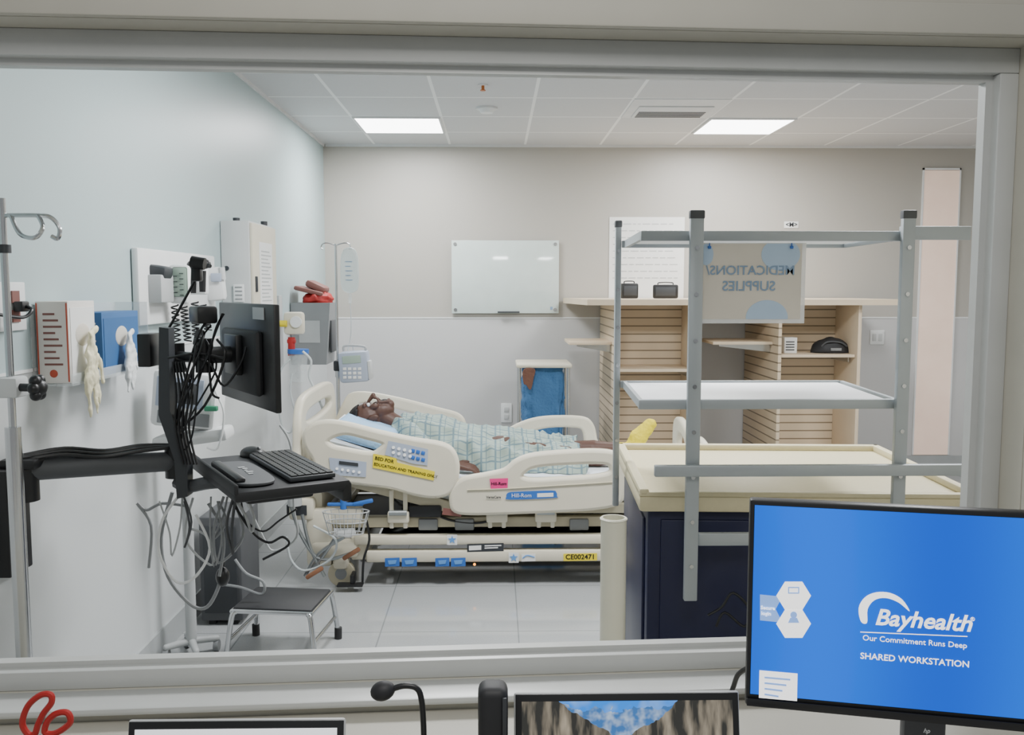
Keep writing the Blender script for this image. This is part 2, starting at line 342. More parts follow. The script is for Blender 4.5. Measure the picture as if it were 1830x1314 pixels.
B().tube(px3([(592,858),(640,864),(700,873),(745,884),(780,888)],Yn-.02),.006).build('rail_trim','cream2',hr)
B().tube(px3([(835,876),(900,874),(1000,868),(1095,862)],Yn-.03),.004).build('rail_trim','cream2',fr)
YZ=MX(((0,0,1),(1,0,0),(0,1,0))).to_4x4()
b=B(); b.plate([[(4.5,.5),(4.46,.75),(4.5,.9),(4.62,.955),(4.95,.965),(5.28,.955),(5.4,.9),(5.44,.75),(5.4,.5)],[(4.6,.82),(4.62,.89),(4.95,.905),(5.28,.89),(5.3,.82),(4.95,.8)]],MX.Translation((-.995,0,0))@YZ,.045,.015); b.build('headboard','cream',bed)
b=B(); b.plate([[(4.5,.4),(4.48,.55),(4.52,.64),(4.64,.68),(4.8,.7),(4.95,.66),(5.1,.7),(5.28,.735),(5.4,.7),(5.42,.55),(5.4,.4)],[(5.05,.6),(5.1,.655),(5.25,.68),(5.33,.64),(5.33,.56),(5.1,.55)]],MX.Translation((1.11,0,0))@YZ,.045,.015); b.build('footboard','cream',bed)
b=B()
for y in (4.56,5.36): b.bb(-.92,1.0,y-.03,y+.03,.29,.345,.008)
for x in (-.85,-.1,.9): b.bb(x-.03,x+.03,4.56,5.36,.295,.34,.006)
b.build('upper_frame','cream2',bed)
b=B()
for y in (4.5,5.4): b.bb(-.72,1.0,y-.03,y+.03,.215,.262,.01); b.bb(-.66,1.0,y-.035,y+.025,.125,.185,.012)
for x in (-.7,.85): b.bb(x-.04,x+.04,4.5,5.4,.13,.25,.008)
b.build('base_frame','cream',bed)
B().bb(-.95,.95,4.62,5.3,.265,.29).bb(-.5,.3,4.7,5.2,.28,.37,.01).bb(-.6,.8,4.6,5.3,.19,.24).build('underdeck','blackm',bed)
for x0,x1 in ((-.62,-.3),(.32,.62)):
    for y in (4.66,5.26): B().cap((x0,y,.18),.022,(x1,y,.36),.022).build('lift_arm','steel',bed)
B().box((-.36,4.53,.385),(.17,.1,.06),None,.012).cyl((-.28,4.53,.385),(-.1,4.53,.375),.016).build('drive_motor','blackm',bed)
for pts in ([(690,878),(720,905),(760,912),(800,900),(850,915)],[(745,890),(790,925),(850,935),(900,925)],[(655,930),(660,965),(650,1000),(648,1040)]): B().tube(px3(pts,4.52 if pts[0][0]>660 else 4.42),.006,6).build('bed_cable','black',bed)
b=B(); b.box((-.93,4.95,.42),(.09,.84,.12),None,.02); b.box((-.985,4.52,.40),(.13,.1,.11),None,.018); b.box((-.90,4.52,.25),(.13,.08,.30),None,.02); b.box((-.82,4.52,.19),(.24,.1,.09),None,.025); b.box((-.90,5.37,.25),(.12,.08,.30),None,.02); b.box((-.78,4.53,.36),(.2,.08,.09),None,.02); b.build('head_frame','cream',bed)
for y in (4.45,5.42): B().cyl((-1.01,y,.43),(-1.01,y,.475),.035).build('bumper','lgrey',bed)
B().box((-1.052,4.5,.4),(.012,.05,.05)).build('bumper_pad','dark',bed); B().box((-.985,4.466,.40),(.06,.012,.05)).build('bumper_pad','dark',bed)
for x in (-.79,.86):
    for y in (4.5,5.38):
        c_=B().cyl((x,y-.022,.066),(x,y+.022,.066),.066,None,28).build('caster','cream2',bed)
        B().cyl((x,y-.026,.066),(x,y+.026,.066),.03).build('caster_hub','grey',c_)
        B().box((x,y,.12),(.08,.085,.06),None,.02).build('caster_fork','cream',c_)
b=B(); b.box((-.73,4.4,.035),(.13,.05,.012),None,.004); b.box((-.72,4.43,.06),(.02,.08,.05),None,.004); b.build('brake_pedal','black',bed)
Rr=MX.Rotation(R(-32),3,'Y')
for px,py,Y in ((628,990,4.41),(562,1024,4.4)): B().box(W(px,py,Y),(.1,.025,.022),Rr,.008).build('foot_grip','orange',bed)
for pts in ([(520,905),(540,960),(575,1000),(640,985)],[(545,1030),(570,990),(615,960)],[(540,920),(555,980),(580,1030)],[(600,960),(580,990),(560,1015)]): B().tube(px3(pts,4.43),.009).build('linkage','steel',bed)
B().tube(px3([(512,960),(520,1000),(545,1020),(590,1000),(600,965),(560,940)],4.42),.006).build('drain_tube','tube',bed)
b=B()
for z,w_ in ((.42,.115),(.37,.1),(.31,.085)): b.tube([(-.74+w_*math.cos(2*math.pi*k/16),4.36+.5*w_*math.sin(2*math.pi*k/16),z) for k in range(16)],.003,6,True,2)
for k in range(16):
    a_=2*math.pi*k/16; b.tube([(-.74+.115*math.cos(a_),4.36+.0575*math.sin(a_),.42),(-.74+.085*math.cos(a_),4.36+.0425*math.sin(a_),.31)],.002,5,False,1,False)
b.cyl((-.74,4.36,.305),(-.74,4.36,.312),.05); b.build('wire_basket','lgrey',bed)
B().bb(-.84,-.66,4.40,4.42,.435,.452,.006).cyl((-.76,4.41,.42),(-.76,4.41,.48),.016).box((-.66,4.4,.455),(.1,.02,.02),MX.Rotation(R(-12),3,'Y'),.006).build('bracket','blue',bed)
for px in (712,888,975):
    p0=W(px,886 if px<800 else 915,4.49); x=p0.x; zt=p0.z+.03
    b=B(); b.box((x-.035,4.49,(zt+.3)/2),(.022,.03,zt-.3),None,.005); b.box((x+.035,4.49,(zt+.3)/2),(.022,.03,zt-.3),None,.005); b.box((x,4.478,.36),(.11,.03,.06),None,.01); k=b.build('rail_bracket','cream',bed)
    B().cyl((x-.045,4.462,.385),(x+.045,4.462,.385),.014).build('hinge','steel',k)
for px in (765,830,1035): 
    p0=W(px,938,4.52); B().box((p0.x,4.53,p0.z),(.1,.03,.06),None,.008).build('actuator_cover','grey',bed)
def lab(name,pts,Y,mt,par=bed): return B().platepx([pts],Y,.002,0,False).build(name,mt,par)
for (x0,x1) in ((688,714),(718,745),(778,803),(806,832)):
    q=lab('control_pedal',[(x0,998),(x1,997),(x1,1012),(x0,1013)],4.462,'blue'); B().platepx([[(x0+5,1002),(x1-5,1001),(x1-7,1008),(x0+7,1009)]],4.459,.002,0,False).build('icon','bluel',q)
B().sph(W(848,1009,4.463),.007).build('indicator_light','led',bed)
l=lab('asset_label',[(1007,990),(1067,989),(1067,1002),(1007,1003)],4.463,'labely'); a=W(1037,996,4.461); B().text('CE002471',.036,a,bold=.02).build('lettering','black',l)
for px,py,Y in ((808,965,4.468),(918,997,4.463)):
    l=lab('star_decal',[(px-9,py-9),(px+9,py-9),(px+9,py+9),(px-9,py+9)],Y,'paper')
    c0=W(px,py,Y-.003); pts=[(c0.x+(.022 if k%2==0 else .009)*math.sin(math.pi*k/5),c0.z+(.022 if k%2==0 else .009)*math.cos(math.pi*k/5)) for k in range(10)]
    B().plate([pts],MX.Translation((0,Y-.003,0))@FX,.002,0,False).build('star','bluel',l)
l=lab('logo_decal',[(932,991),(957,990),(957,1003),(932,1004)],4.463,'paper'); B().tube(px3([(934,998),(942,993),(955,996)],4.461),.003).build('swoosh','bluel',l)
l=lab('warning_decal',[(835,973),(900,971),(900,985),(835,987)],4.468,'ink'); B().platepx([[(838,976),(860,975),(860,983),(838,984)],[(866,975),(896,974),(896,976),(866,977)],[(866,979),(890,978),(890,980),(866,981)]],4.466,.002,0,False).build('printing','paper',l)
lab('red_decal',[(792,908),(826,912),(824,924),(790,920)],4.44,'redm')
yr=Yn-.031
l=lab('training_label',[(667,811),(708,819),(710,827),(777,843),(775,859),(666,836)],yr,'labely',hr)
r_=W(775,845,yr)-W(668,823,yr); u_=V((-r_.z,0,r_.x))
B().text('BED FOR',.024,W(670,819,yr-.002),r_,u_,'LEFT',.015).text('EDUCATION AND TRAINING ONLY',.0200,W(668,829.5,yr-.002),r_,u_,'LEFT',.015).build('lettering','black',l)
l=lab('button_panel',[(694,788),(765,803),(764,832),(738,829),(688,813)],yr,'greyblue',hr)
b=B()
for i in range(4):
    for j in range(2): b.cyl(W(703+i*10,800+j*9+i*2.2,yr),W(703+i*10,800+j*9+i*2.2,yr-.006),.008)
b.build('white_buttons','paper',l)
b=B()
for i in range(3):
    for j in range(2): b.box(W(738+i*9,806+j*12+i*2,yr-.002),(.019,.006,.019),MX.Rotation(R(14),3,'Y'),.003)
b.build('blue_buttons','blue',l)
l=lab('button_panel',[(588,818),(655,826),(654,853),(605,850),(590,838)],yr,'greyblue',hr)
B().platepx([[(606,824),(640,828),(640,834),(606,830)]],yr-.003,.003,0,False).build('display','dark',l)
b=B()
for i in range(5): b.cyl(W(602+i*10,838+i*1.6,yr),W(602+i*10,838+i*1.6,yr-.005),.007)
b.build('white_buttons','paper',l)
l=lab('pink_label',[(875,856),(908,855),(907,874),(877,875)],yr,'pink',fr); B().text('Hill-Rom',.0215,W(891.5,865,yr-.002),bold=.02).build('lettering','black',l)
l=B().platepx([[(905,888),(908,881),(925,879),(985,877),(994,880),(995,887),(990,890),(912,893)]],yr,.003,0).build('brand_label','blue',fr); B().text('Hill-Rom',.028,W(932,886,yr-.003)).platepx([[(960,882),(989,881),(989,888),(960,889)]],yr-.002,.001,0,False).build('lettering','paper',l)
B().text('VersaCare',.017,W(882,889,yr-.002),bold=.03).build('lettering','ink',fr)
pl=B().box((-.68,4.78,.75),(.34,.46,.1),MX.Rotation(R(17),3,'Y'),.045,4); pl.crumple(.012,9)
po=pl.build('pillow','pillow',ang=180); tag(po,'light blue pillow under the mannequin head','pillow')
# ---------------------------------------------------------------- mannequin
yc=4.93
man=thing('mannequin','dark skinned patient mannequin lying on its back in plaid gown, mouth open','mannequin',(0,yc,.56))
hc=V((-.68,yc,.82)); ta=R(16); D=V((math.cos(ta),0,math.sin(ta))); N=V((-math.sin(ta),0,math.cos(ta))); Yv=V((0,1,0))
HR=obm(D,Yv,N)
def H(d,y,n): return hc+D*d+Yv*y+N*n
def remesh(b,vox,it=3):
    me=bpy.data.meshes.new('t'); b.b.to_mesh(me); b.b.free(); o=bpy.data.objects.new('t',me); col.objects.link(o)
    r=o.modifiers.new('r','REMESH'); r.mode='VOXEL'; r.voxel_size=vox; s_=o.modifiers.new('s','SMOOTH'); s_.iterations=it; s_.factor=.5
    dg=bpy.context.evaluated_depsgraph_get(); dg.update(); m2=bpy.data.meshes.new_from_object(o.evaluated_get(dg)); bpy.data.objects.remove(o)
    nb=B(); nb.b.from_mesh(m2); return nb
b=B()
b.sph(H(-.035,0,-.012),(.098,.072,.086),HR); b.sph(H(.045,0,.006),(.082,.052,.054),HR); b.sph(H(.112,0,.030),(.022,.026,.026),HR)
b.cap(H(.0,0,.078),.009,H(.036,0,.106),.0125); b.cap(H(.04,-.012,.090),.009,H(.04,.012,.090),.009)
for s in (-1,1):
    b.sph(H(-.022,s*.03,.064),(.011,.024,.017),HR); b.sph(H(.03,s*.042,.046),(.024,.016,.018),HR); b.sph(H(.012,s*.075,-.01),(.03,.010,.02),HR)
b.tube([H(.057,-.024,.064),H(.053,0,.082),H(.057,.024,.064)],.0075); b.tube([H(.106,-.02,.052),H(.111,0,.060),H(.106,.02,.052)],.0075)
for s in (-1,1): b.cap(H(.057,s*.025,.060),.008,H(.104,s*.021,.050),.008)
b.cap(H(.06,0,-.03),.05,(-.51,yc,.74),.054)
b.cap((-.46,yc-.13,.715),.066,(-.46,yc+.13,.715),.066); b.cap((-.40,yc-.07,.695),.088,(-.15,yc-.05,.64),.08); b.cap((-.40,yc+.07,.695),.088,(-.15,yc+.05,.64),.08)
b.cap((-.12,yc-.05,.635),.08,(.06,yc-.07,.63),.082); b.cap((-.12,yc+.05,.635),.08,(.06,yc+.07,.63),.082)
NA=yc-.14; FA=yc+.12
for s,ky,ay in ((-1,yc-.12,NA),(1,yc+.1,FA)):
    b.cap((.06,yc+s*.085,.625),.074,(.44,ky,.605),.05); b.cap((.44,ky,.605),.049,(.56,ky+s*.005,.605),.052); b.cap((.56,ky,.605),.051,(.76,ay,.6),.034)
b.cap((.77,FA,.592),.034,(.81,FA,.66),.036); b.cap((.81,FA,.66),.038,(.875,FA+.01,.735),.026)
b.cap((.77,NA,.592),.034,(.80,NA-.05,.61),.036); b.cap((.80,NA-.05,.61),.036,(.85,NA-.13,.615),.024)
def hand(bm,w,f,side):
    f=V(f).normalized(); sd=V(side).normalized(); n=f.cross(sd).normalized()
    if n.z<0:n=-n
    for k in range(4): bm.cap(V(w),.022,V(w)+f*.075+sd*(.027-.018*k),.0115)
    for k,L in enumerate((.066,.074,.069,.054)):
        p=V(w)+f*.078+sd*(.028-.0185*k); q=p+(f*.85-n*.2)*L*.5; r2=q+(f*.6-n*.6)*L*.5
        bm.cap(p,.0095,q,.0085); bm.cap(q,.0085,r2,.0072)
    p=V(w)+f*.02+sd*.024; q=p+(f*.6+sd*.75)*.04; bm.cap(p,.014,q,.0105); bm.cap(q,.0105,q+(f*.9+sd*.2)*.03,.0085)
b.cap((-.46,yc-.17,.725),.05,(-.40,yc-.28,.655),.04); b.cap((-.40,yc-.28,.655),.04,(-.225,yc-.31,.60),.027); hand(b,(-.215,yc-.31,.597),(1,-.02,-.1),(0,1,.25))
b.cap((-.46,yc+.17,.725),.05,(-.28,yc+.26,.63),.038); b.cap((-.28,yc+.26,.63),.038,(-.04,yc+.27,.595),.027); hand(b,(-.03,yc+.27,.593),(1,0,-.05),(0,-1,.2))
remesh(b,.0042,2).build('body','skin',man,ang=180)
b=B(); b.sph(H(-.04,0,-.016),(.103,.079,.092),HR,40,28)
dl=[v for v in b.b.verts if (lambda q:(q.dot(D)>-.058 and q.dot(N)>-.005) or (q.dot(D)>.008))(v.co-hc)]
bmesh.ops.delete(b.b,geom=dl,context='VERTS'); o=b.build('hair','hair',man,keep=True); s_=o.modifiers.new('s','SOLIDIFY'); s_.thickness=.004; s_.offset=1
for s in (-1,1):
    e_=B().sph(H(.0,s*.029,.063),(.010,.015,.012),HR).build('eye','white',man); B().sph(H(.0,s*.029,.0715),(.006,.006,.005),HR).build('iris','mouth',e_)
B().sph(H(.081,0,.056),(.021,.020,.012),HR).build('mouth','mouth',man)
b=B(); b.cap((.70,FA,.6),.043,(.77,FA,.594),.045); b.cap((.775,FA,.592),.046,(.815,FA,.665),.048); b.cap((.815,FA,.665),.05,(.885,FA+.01,.74),.036); remesh(b,.006,3).crumple(.006,30).build('sock','yellow',man,ang=180)
b=B(); b.cap((.70,NA,.6),.042,(.77,NA,.596),.044); b.cap((.77,NA,.596),.044,(.80,NA-.05,.61),.045); b.cap((.80,NA-.05,.61),.046,(.855,NA-.135,.615),.034); remesh(b,.006,3).crumple(.006,30).build('sock','yellow',man,ang=180)
# gown
sec=[(-.56,.075,.77,.72),(-.53,.13,.795,.68),(-.47,.2,.81,.64),(-.38,.23,.815,.60),(-.28,.235,.79,.572),(-.15,.23,.745,.556),(-.02,.26,.73,.553),(.10,.29,.722,.553),(.24,.30,.70,.553),(.36,.31,.68,.553),(.46,.315,.668,.553)]
b=B(); rings=[]; n=120
S=cat_([(x,w,zt) for x,w,zt,zb in sec],False,10); Zb=cat_([(zb,0,0) for x,w,zt,zb in sec],False,10)
for i,(q,zb) in enumerate(zip(S,Zb)):
    ring=[]
    for k in range(n+1):
        th=math.pi*k/n; am=.5+.5*abs(math.cos(th)); c_=math.cos(th)
        yy=yc-(q.y)*math.copysign(abs(c_)**(.85+.5*max(0,min(1,q.x+.1))),c_); zz=zb.x+(q.z-zb.x)*math.sin(th)**(.8+.3*max(0,min(1,(q.x+.1)*2)))
        w1=NZ.noise(V((q.x*5+yy*4,yy*9-q.x*3,1.3))); w2=NZ.noise(V((q.x*16-yy*8,yy*14,7.7)))
        f=am*(.040*(1-2.2*abs(w1))+.028*(.5-abs(w2))*1.4+.006*math.sin(q.x*70+th*6))-.014
        if q.x>-.02: zz-=.055*math.exp(-((yy-yc)/.055)**2)*min(1,(q.x+.02)/.2)
        yy-=f*.8*c_; zz+=f*min(1,math.sin(th)*2.5)
        ring.append(b.b.verts.new((q.x+.02*NZ.noise(V((yy*14,q.x*8,3)))+.014*math.sin(th*6)*(i>len(S)-6),yy,max(zz,zb.x))))
    rings.append(ring)
for i in range(len(rings)-1):
    for k in range(n): b.b.faces.new((rings[i][k],rings[i][k+1],rings[i+1][k+1],rings[i+1][k]))
P=cat_([(-.46,yc-.15,.74),(-.43,yc-.22,.695),(-.385,yc-.285,.645)],False,6); prev=None
for i,p in enumerate(P):
    r_=.078-.012*i/len(P); t_=(P[min(i+1,len(P)-1)]-P[max(i-1,0)]).normalized(); nn=V((0,0,1)); nn=(nn-t_*nn.dot(t_)).normalized(); bn=t_.cross(nn)
    ring=[b.b.verts.new(p+(nn*math.cos(2*math.pi*k/32)+bn*math.sin(2*math.pi*k/32))*(r_+.010*math.sin(2*math.pi*k*3/32+i*.4))) for k in range(32)]
    if prev:
        for k in range(32): b.b.faces.new((prev[k],prev[(k+1)%32],ring[(k+1)%32],ring[k]))
    prev=ring
o=b.build('gown','plaid',man,ang=180); s_=o.modifiers.new('s','SOLIDIFY'); s_.thickness=.004
a=W(788,828,4.60); B().box(a,(.05,.02,.075),MX.Rotation(R(20),3,'Y'),.006).build('wrist_tag','paper',man)
# ---------------------------------------------------------------- IV stands
def ivstand(x,y,ztop,label,r0=.0125):
    t=thing('iv_pole',label,'iv pole',(x,y,0))
    B().cyl((x,y,.08),(x,y,1.18 if r0>.015 else .95),r0).build('lower_tube','chrome',t); B().cyl((x,y,.95),(x,y,ztop),.009).cyl((x,y,.93),(x,y,.98),.018).build('upper_tube','chrome',t)
    return t
def legs(t,x,y,L,off,m_):
    for k in range(5):
        a_=2*math.pi*k/5+off; ex,ey=x+L*math.cos(a_),y+L*math.sin(a_)
        l=B().cap((x,y,.09),.014,(ex,ey,.055),.01).build('leg',m_,t); B().cyl((ex-.01,ey,.024),(ex+.01,ey,.024),.024).build('caster','rubber',l)
x=W(601,500,5.95).x; zt=W(600,436,5.95).z
t=ivstand(x,5.95,zt,'slim chrome IV pole holding fluid bag behind bed head'); legs(t,x,5.95,.2,0,'chrome')
for dx in (-.085,.085): B().tube([(x,5.95,zt-.01),(x+dx*.6,5.95,zt+.005),(x+dx,5.95,zt),(x+dx*1.15,5.95,zt-.025),(x+dx*1.0,5.95,zt-.035)],.004).build('hook','chrome',t)
t=thing('fluid_bag','clear fluid bag hanging from the slim IV pole','iv bag',(x+.09,5.94,zt-.04))
a=x+.09; z0=zt-.03
b=B(); b.plate([[(a-.03,z0-.02),(a,z0-.005),(a+.03,z0-.02),(a+.045,z0-.08),(a+.045,z0-.24),(a+.02,z0-.275),(a-.02,z0-.275),(a-.045,z0-.24),(a-.045,z0-.08)]],MX.Translation((0,5.94,0))@FX,.03,.013); b.build('bag','fluid',t)
b=B()
for k in range(5): b.bb(a-.025,a+.02-(k%2)*.01,5.922,5.9235,z0-.09-k*.03,z0-.084-k*.03)
b.build('printing','inkl',t)
B().cyl((a,5.94,z0-.275),(a,5.94,z0-.3),.008).cyl((a,5.94,z0-.3),(a,5.94,z0-.36),.011).build('drip_chamber','clear',t)
B().tube([(a,5.94,z0-.36),(a+.005,5.93,z0-.55),(a-.03,5.92,z0-.75),(a+.03,5.9,z0-.8),(a+.02,5.88,z0-.62)],.003,6).build('tubing','tube',t)
p=W(634,655,5.85); t=thing('infusion_pump','pale blue grey infusion pump clamped on slim IV pole','infusion pump',(p.x,5.85,p.z-.11))
Rq=MX.Rotation(R(-4),3,'Y')
B().box(p,(.19,.13,.20),Rq,.02).build('body','greyblue',t); B().box(p+V((-.01,-.067,.05)),(.12,.006,.05),Rq,.003).build('display','lcd',t)
b=B()
for i in range(4):
    for j in range(3): b.box(p+V((-.055+i*.032,-.068,-.01-j*.028)),(.022,.006,.018),Rq,.002)
b.build('keypad','paper',t); B().box(p+V((-.115,.05,0)),(.06,.05,.07),None,.01).build('clamp','dark',t); B().tube([p+V((-.07,0,.1)),p+V((-.06,0,.135)),p+V((.06,0,.13)),p+V((.07,0,.1))],.008).build('handle','lgrey',t)
B().box(p+V((.102,-.01,-.02)),(.02,.1,.12),Rq,.006).build('door','plastic',t)
# ---------------------------------------------------------------- wall equipment
t=thing('sharps_container','grey wall sharps container with red top near back corner','sharps container',(XL,6.25,1.0))
b=B(); b.prism([(XL+.005,6.1,1.0),(-1.15,6.1,1.0),(-1.12,6.1,1.42),(XL+.005,6.1,1.42)],(0,.3,0)); b.build('body','grey',t)
b=B(); b.sph((-1.22,6.22,1.44),(.1,.12,.05),None,40,24); b.crumple(.02,22); b.build('lid','red',t,ang=180); B().box((-1.27,6.25,1.50),(.2,.26,.03),MX.Rotation(R(14),3,'Y'),.012).box((-1.23,6.25,1.53),(.14,.2,.05),MX.Rotation(R(25),3,'Y'),.02).build('flap','redm',t)
B().bb(-1.132,-1.118,6.15,6.35,1.08,1.3,.004).build('front_panel','charcoal',t); B().bb(-1.33,-1.19,6.096,6.1,1.15,1.3).build('warning_label','lgrey',t)
t=thing('suction_unit','wall suction unit with yellow knob, red gauge and clear canister','suction unit',(XL,5.6,1.1))
def Wb(px,py,Y=5.55): return W(px,py,Y)
B().box(Wb(526,578),(.12,.08,.14),None,.02).build('regulator','cream',t); B().cyl(Wb(504,578)+V((0,-.05,0)),Wb(516,578)+V((0,-.05,0)),.02).build('knob','yellow',t)
B().cyl(Wb(532,575)+V((0,-.04,0)),Wb(532,575)+V((0,-.055,0)),.035).build('gauge','white',t)
B().cyl(Wb(521,603),Wb(521,636),.022).box(Wb(521,610),(.05,.04,.03),None,.008).build('valve','red',t)
B().cyl(Wb(533,624),Wb(533,632),.065).build('canister_lid','blue',t); B().cyl(Wb(533,632),Wb(533,682),.058,.05).build('canister','clear',t)
B().box((XL+.03,5.6,1.25),(.06,.08,.45),None,.005).build('wall_bracket','lgrey',t)
tag(B().tube(px3([(518,642),(503,660),(497,690),(498,730),(506,765),(520,772),(527,740),(519,700),(522,668)],5.45),.006).build('suction_tube','tube'),'long looped clear tube hanging below the suction canister','tube')
tag(B().tube(px3([(541,628),(556,645),(552,672),(562,695),(578,735),(588,768)],5.3),.007).build('suction_tube','tube'),'clear tube running from suction canister toward bed head','tube')
t=thing('wall_cabinet','tall beige wall cabinet with a posted notice','cabinet',(XL,4.84,1.22))
B().bb(XL+.002,-1.243,4.59,5.09,1.22,1.86,.006).build('body','plastic',t)
d=B().bb(-1.243,-1.228,4.6,5.08,1.23,1.85,.004).build('door','cream',t); B().bb(-1.23,-1.218,4.63,4.65,1.5,1.58,.003).build('handle','dark',d)
l=B().bb(-1.228,-1.2255,4.72,4.98,1.42,1.76).build('notice','paper',d)
b=B()
for k in range(14): b.bb(-1.2255,-1.2245,4.75,4.95-(k%3)*.03,1.45+k*.02,1.456+k*.02)
b.build('printing','lgrey',l)
for q in ((-1.35,4.75),(-1.27,5.0)): B().cyl((*q,1.86),(*q,1.885),.018).build('cap','dark',t)
B().cyl((-1.36,4.591,1.62),(-1.36,4.584,1.62),.012).build('lock','dark',t)
p=W(427,524,4.58); l=B().box(p,(.055,.008,.09),None,.003).build('nameplate','white',t)
b=B()
for k in range(4): b.box(p+V((0,-.005,-.03+k*.02)),(.035,.003,.006))
b.build('lettering','grey',l)
t=thing('diagnostic_station','white wall panel with blood pressure gauge and scope handles','diagnostic station',(XL,3.9,1.4))
B().bb(XL+.002,XL+.03,3.46,4.4,1.375,1.675,.008).build('backboard','white',t)
B().box(W(280,516,3.62),(.09,.14,.11),None,.006).build('basket','lgrey',t)
B().box(W(285,486,3.62),(.08,.1,.05),MX.Rotation(R(10),3,'Y'),.015).build('cuff','dark',t)
g=B().box(W(321,508,3.72),(.085,.05,.16),MX.Rotation(R(3),3,'Y'),.018).build('gauge','white',t)
B().box(W(322,504,3.69),(.06,.01,.12),None,.008).build('dial','lcd',g)
b=B(); c0=W(322,508,3.682)
for k in range(9): b.box(c0+V(((-.02 if k%2 else .005),0,-.045+k*.011)),(.016,.002,.003))
b.build('scale','ink',g)
B().box(W(352,500,3.95),(.09,.06,.13),None,.012).build('handle_cradle','white',t)
for k,(px,py) in enumerate(((345,492),(362,490))):
    q=B().cyl(W(px,py+32,3.88),W(px,py-6,3.88),.013,.015).build('scope_handle','black',t)
    B().sph(W(px+2,py-18,3.86),(.03,.035,.022)).cyl(W(px+2,py-18,3.86),W(px+14,py-14,3.84),.016,.008).build('scope_head','black',q)
g=B().box(W(385,508,4.3),(.09,.06,.16),MX.Rotation(R(-5),3,'Y'),.02).build('thermometer','white',t); B().box(W(386,496,4.26),(.05,.01,.04),None,.004).build('display','greyblue',g); B().cyl(W(396,478,4.28),W(398,500,4.28),.015).build('probe','plastic',g)
def coil(p0,p1,r,turns):
    p0,p1=V(p0),V(p1); return [p0.lerp(p1,i/(turns*8))+V((r*math.cos(i*math.pi/4),r*math.sin(i*math.pi/4),0)) for i in range(turns*8+1)]
for (a1,a2) in (((312,545),(318,625)),((328,548),(336,610)),((348,540),(350,600)),((362,545),(372,590))):
    B().tube(coil(W(*a1,3.75),W(*a2,3.7),.014,9),.0035,6,False,1,False).build('coiled_cord','black',t)
B().box(W(356,604,3.7),(.04,.03,.07),MX.Rotation(R(15),3,'Y'),.01).build('cord_plug','black',t)
p=V((XL,2.62,W(24,548,2.6).z)); t=thing('wall_outlet','white wall outlet with black plug beside near IV pole','outlet',tuple(p))
B().bb(XL+.001,XL+.008,2.53,2.67,p.z-.07,p.z+.07,.003).build('plate','white',t)
for d in (-.045,.01): B().bb(XL+.008,XL+.012,2.59,2.63,p.z+d,p.z+d+.035).build('socket','redm',t)
B().bb(XL+.012,XL+.04,2.59,2.63,p.z-.015,p.z+.015,.005).build('plug','black',t); B().tube([(XL+.04,2.61,p.z),(XL+.06,2.6,p.z-.01),(XL+.05,2.57,p.z-.03),(XL+.02,2.5,p.z-.02)],.005).build('cord','black',t)
t=thing('glove_box_holder','clear wall holder for the two glove boxes','holder',(XL,3.0,1.22))
b=B(); z0=1.232
b.bb(XL+.001,XL+.004,2.7,3.3,z0,1.47); b.bb(XL,XL+.12,2.7,3.3,z0-.006,z0); b.bb(XL+.117,XL+.12,2.7,3.3,z0,z0+.03); b.bb(XL,XL+.12,3.297,3.3,z0,1.47); b.build('tray','clear',t)
def gbox(y0,y1,z1,label,main,side,gl,big):
    t=thing('glove_box',label,'glove box',(XL+.06,(y0+y1)/2,z0),0,'glove boxes'); xf=XL+.105
    B().bb(XL+.008,xf,y0,y1,z0+.001,z1,.002).build('carton',main,t)
    B().bb(xf,xf+.0015,y0+.012,y1-.012,z0+.02,z1-.02).build('printed_panel',side,t)
    b=B()
    if main=='boxt':
        b.bb(XL+.010,XL+.014,y0-.001,y0,z0+.005,z1-.005); b.bb(xf-.006,xf-.002,y0-.001,y0,z0+.005,z1-.005); b.sph((XL+.056,y0-.001,z0+.03),(.012,.002,.012)); b.build('red_band','boxo',t); b=B()
    for i in range(9): b.bb(XL+.03,XL+.085-(i%3)*.01,y0-.0014,y0,z0+.055+i*.019,z0+.061+i*.019)
    b.build('printing','redm' if main=='boxt' else 'paper',t)
    zc=(z0+z1)/2+.02; B().sph((xf+.0015,(y0+y1)/2,zc),(.004,.05,.035)).build('opening','tan',t)
    # limp glove: flat palm sheet hanging down with soft tapering fingers
    b=B(); rnd=random.Random(int(y0*100)); k_=1.15 if big else .85; c0=V((xf+.012,(y0+y1)/2,zc))
    def gp(u,w,x=0): return c0+V((.018+x,w*k_,-u*k_))
    b.cap(gp(0,0),.014,gp(.05,-.01),.018); b.cap(gp(.04,-.018),.013,gp(.12,-.03),.016); b.cap(gp(.04,.012),.013,gp(.12,.022),.016); b.cap(gp(.05,0),.015,gp(.13,-.004),.017)
    for dy,L in ((-.038,.075),(-.016,.10),(.006,.095),(.028,.07)):
        j=rnd.uniform(-.012,.012); b.cap(gp(.12,dy),.0125,gp(.12+L*.5,dy*1.1+j),.0105); b.cap(gp(.12+L*.5,dy*1.1+j),.0105,gp(.12+L,dy*1.15+j*2.2),.007)
    b.cap(gp(.06,.03),.012,gp(.10,.055),.011); b.cap(gp(.10,.055),.011,gp(.135,.062),.008)
    b.cap(gp(0,-.012),.012,gp(-.015,.03),.012)
    nb=remesh(b,.004,3)
    for v in nb.b.verts: v.co.x=c0.x+.012+(v.co.x-c0.x-.012)*.6+.006*NZ.noise(v.co*22)
    nb.crumple(.005,30).build('glove',gl,t,ang=180)
gbox(2.72,2.90,1.48,'white glove box with red print and cream latex glove hanging out','boxt','paper','glove',True)
gbox(2.95,3.25,1.44,'blue glove box with white glove hanging out','boxb','boxb','gwhite',False)
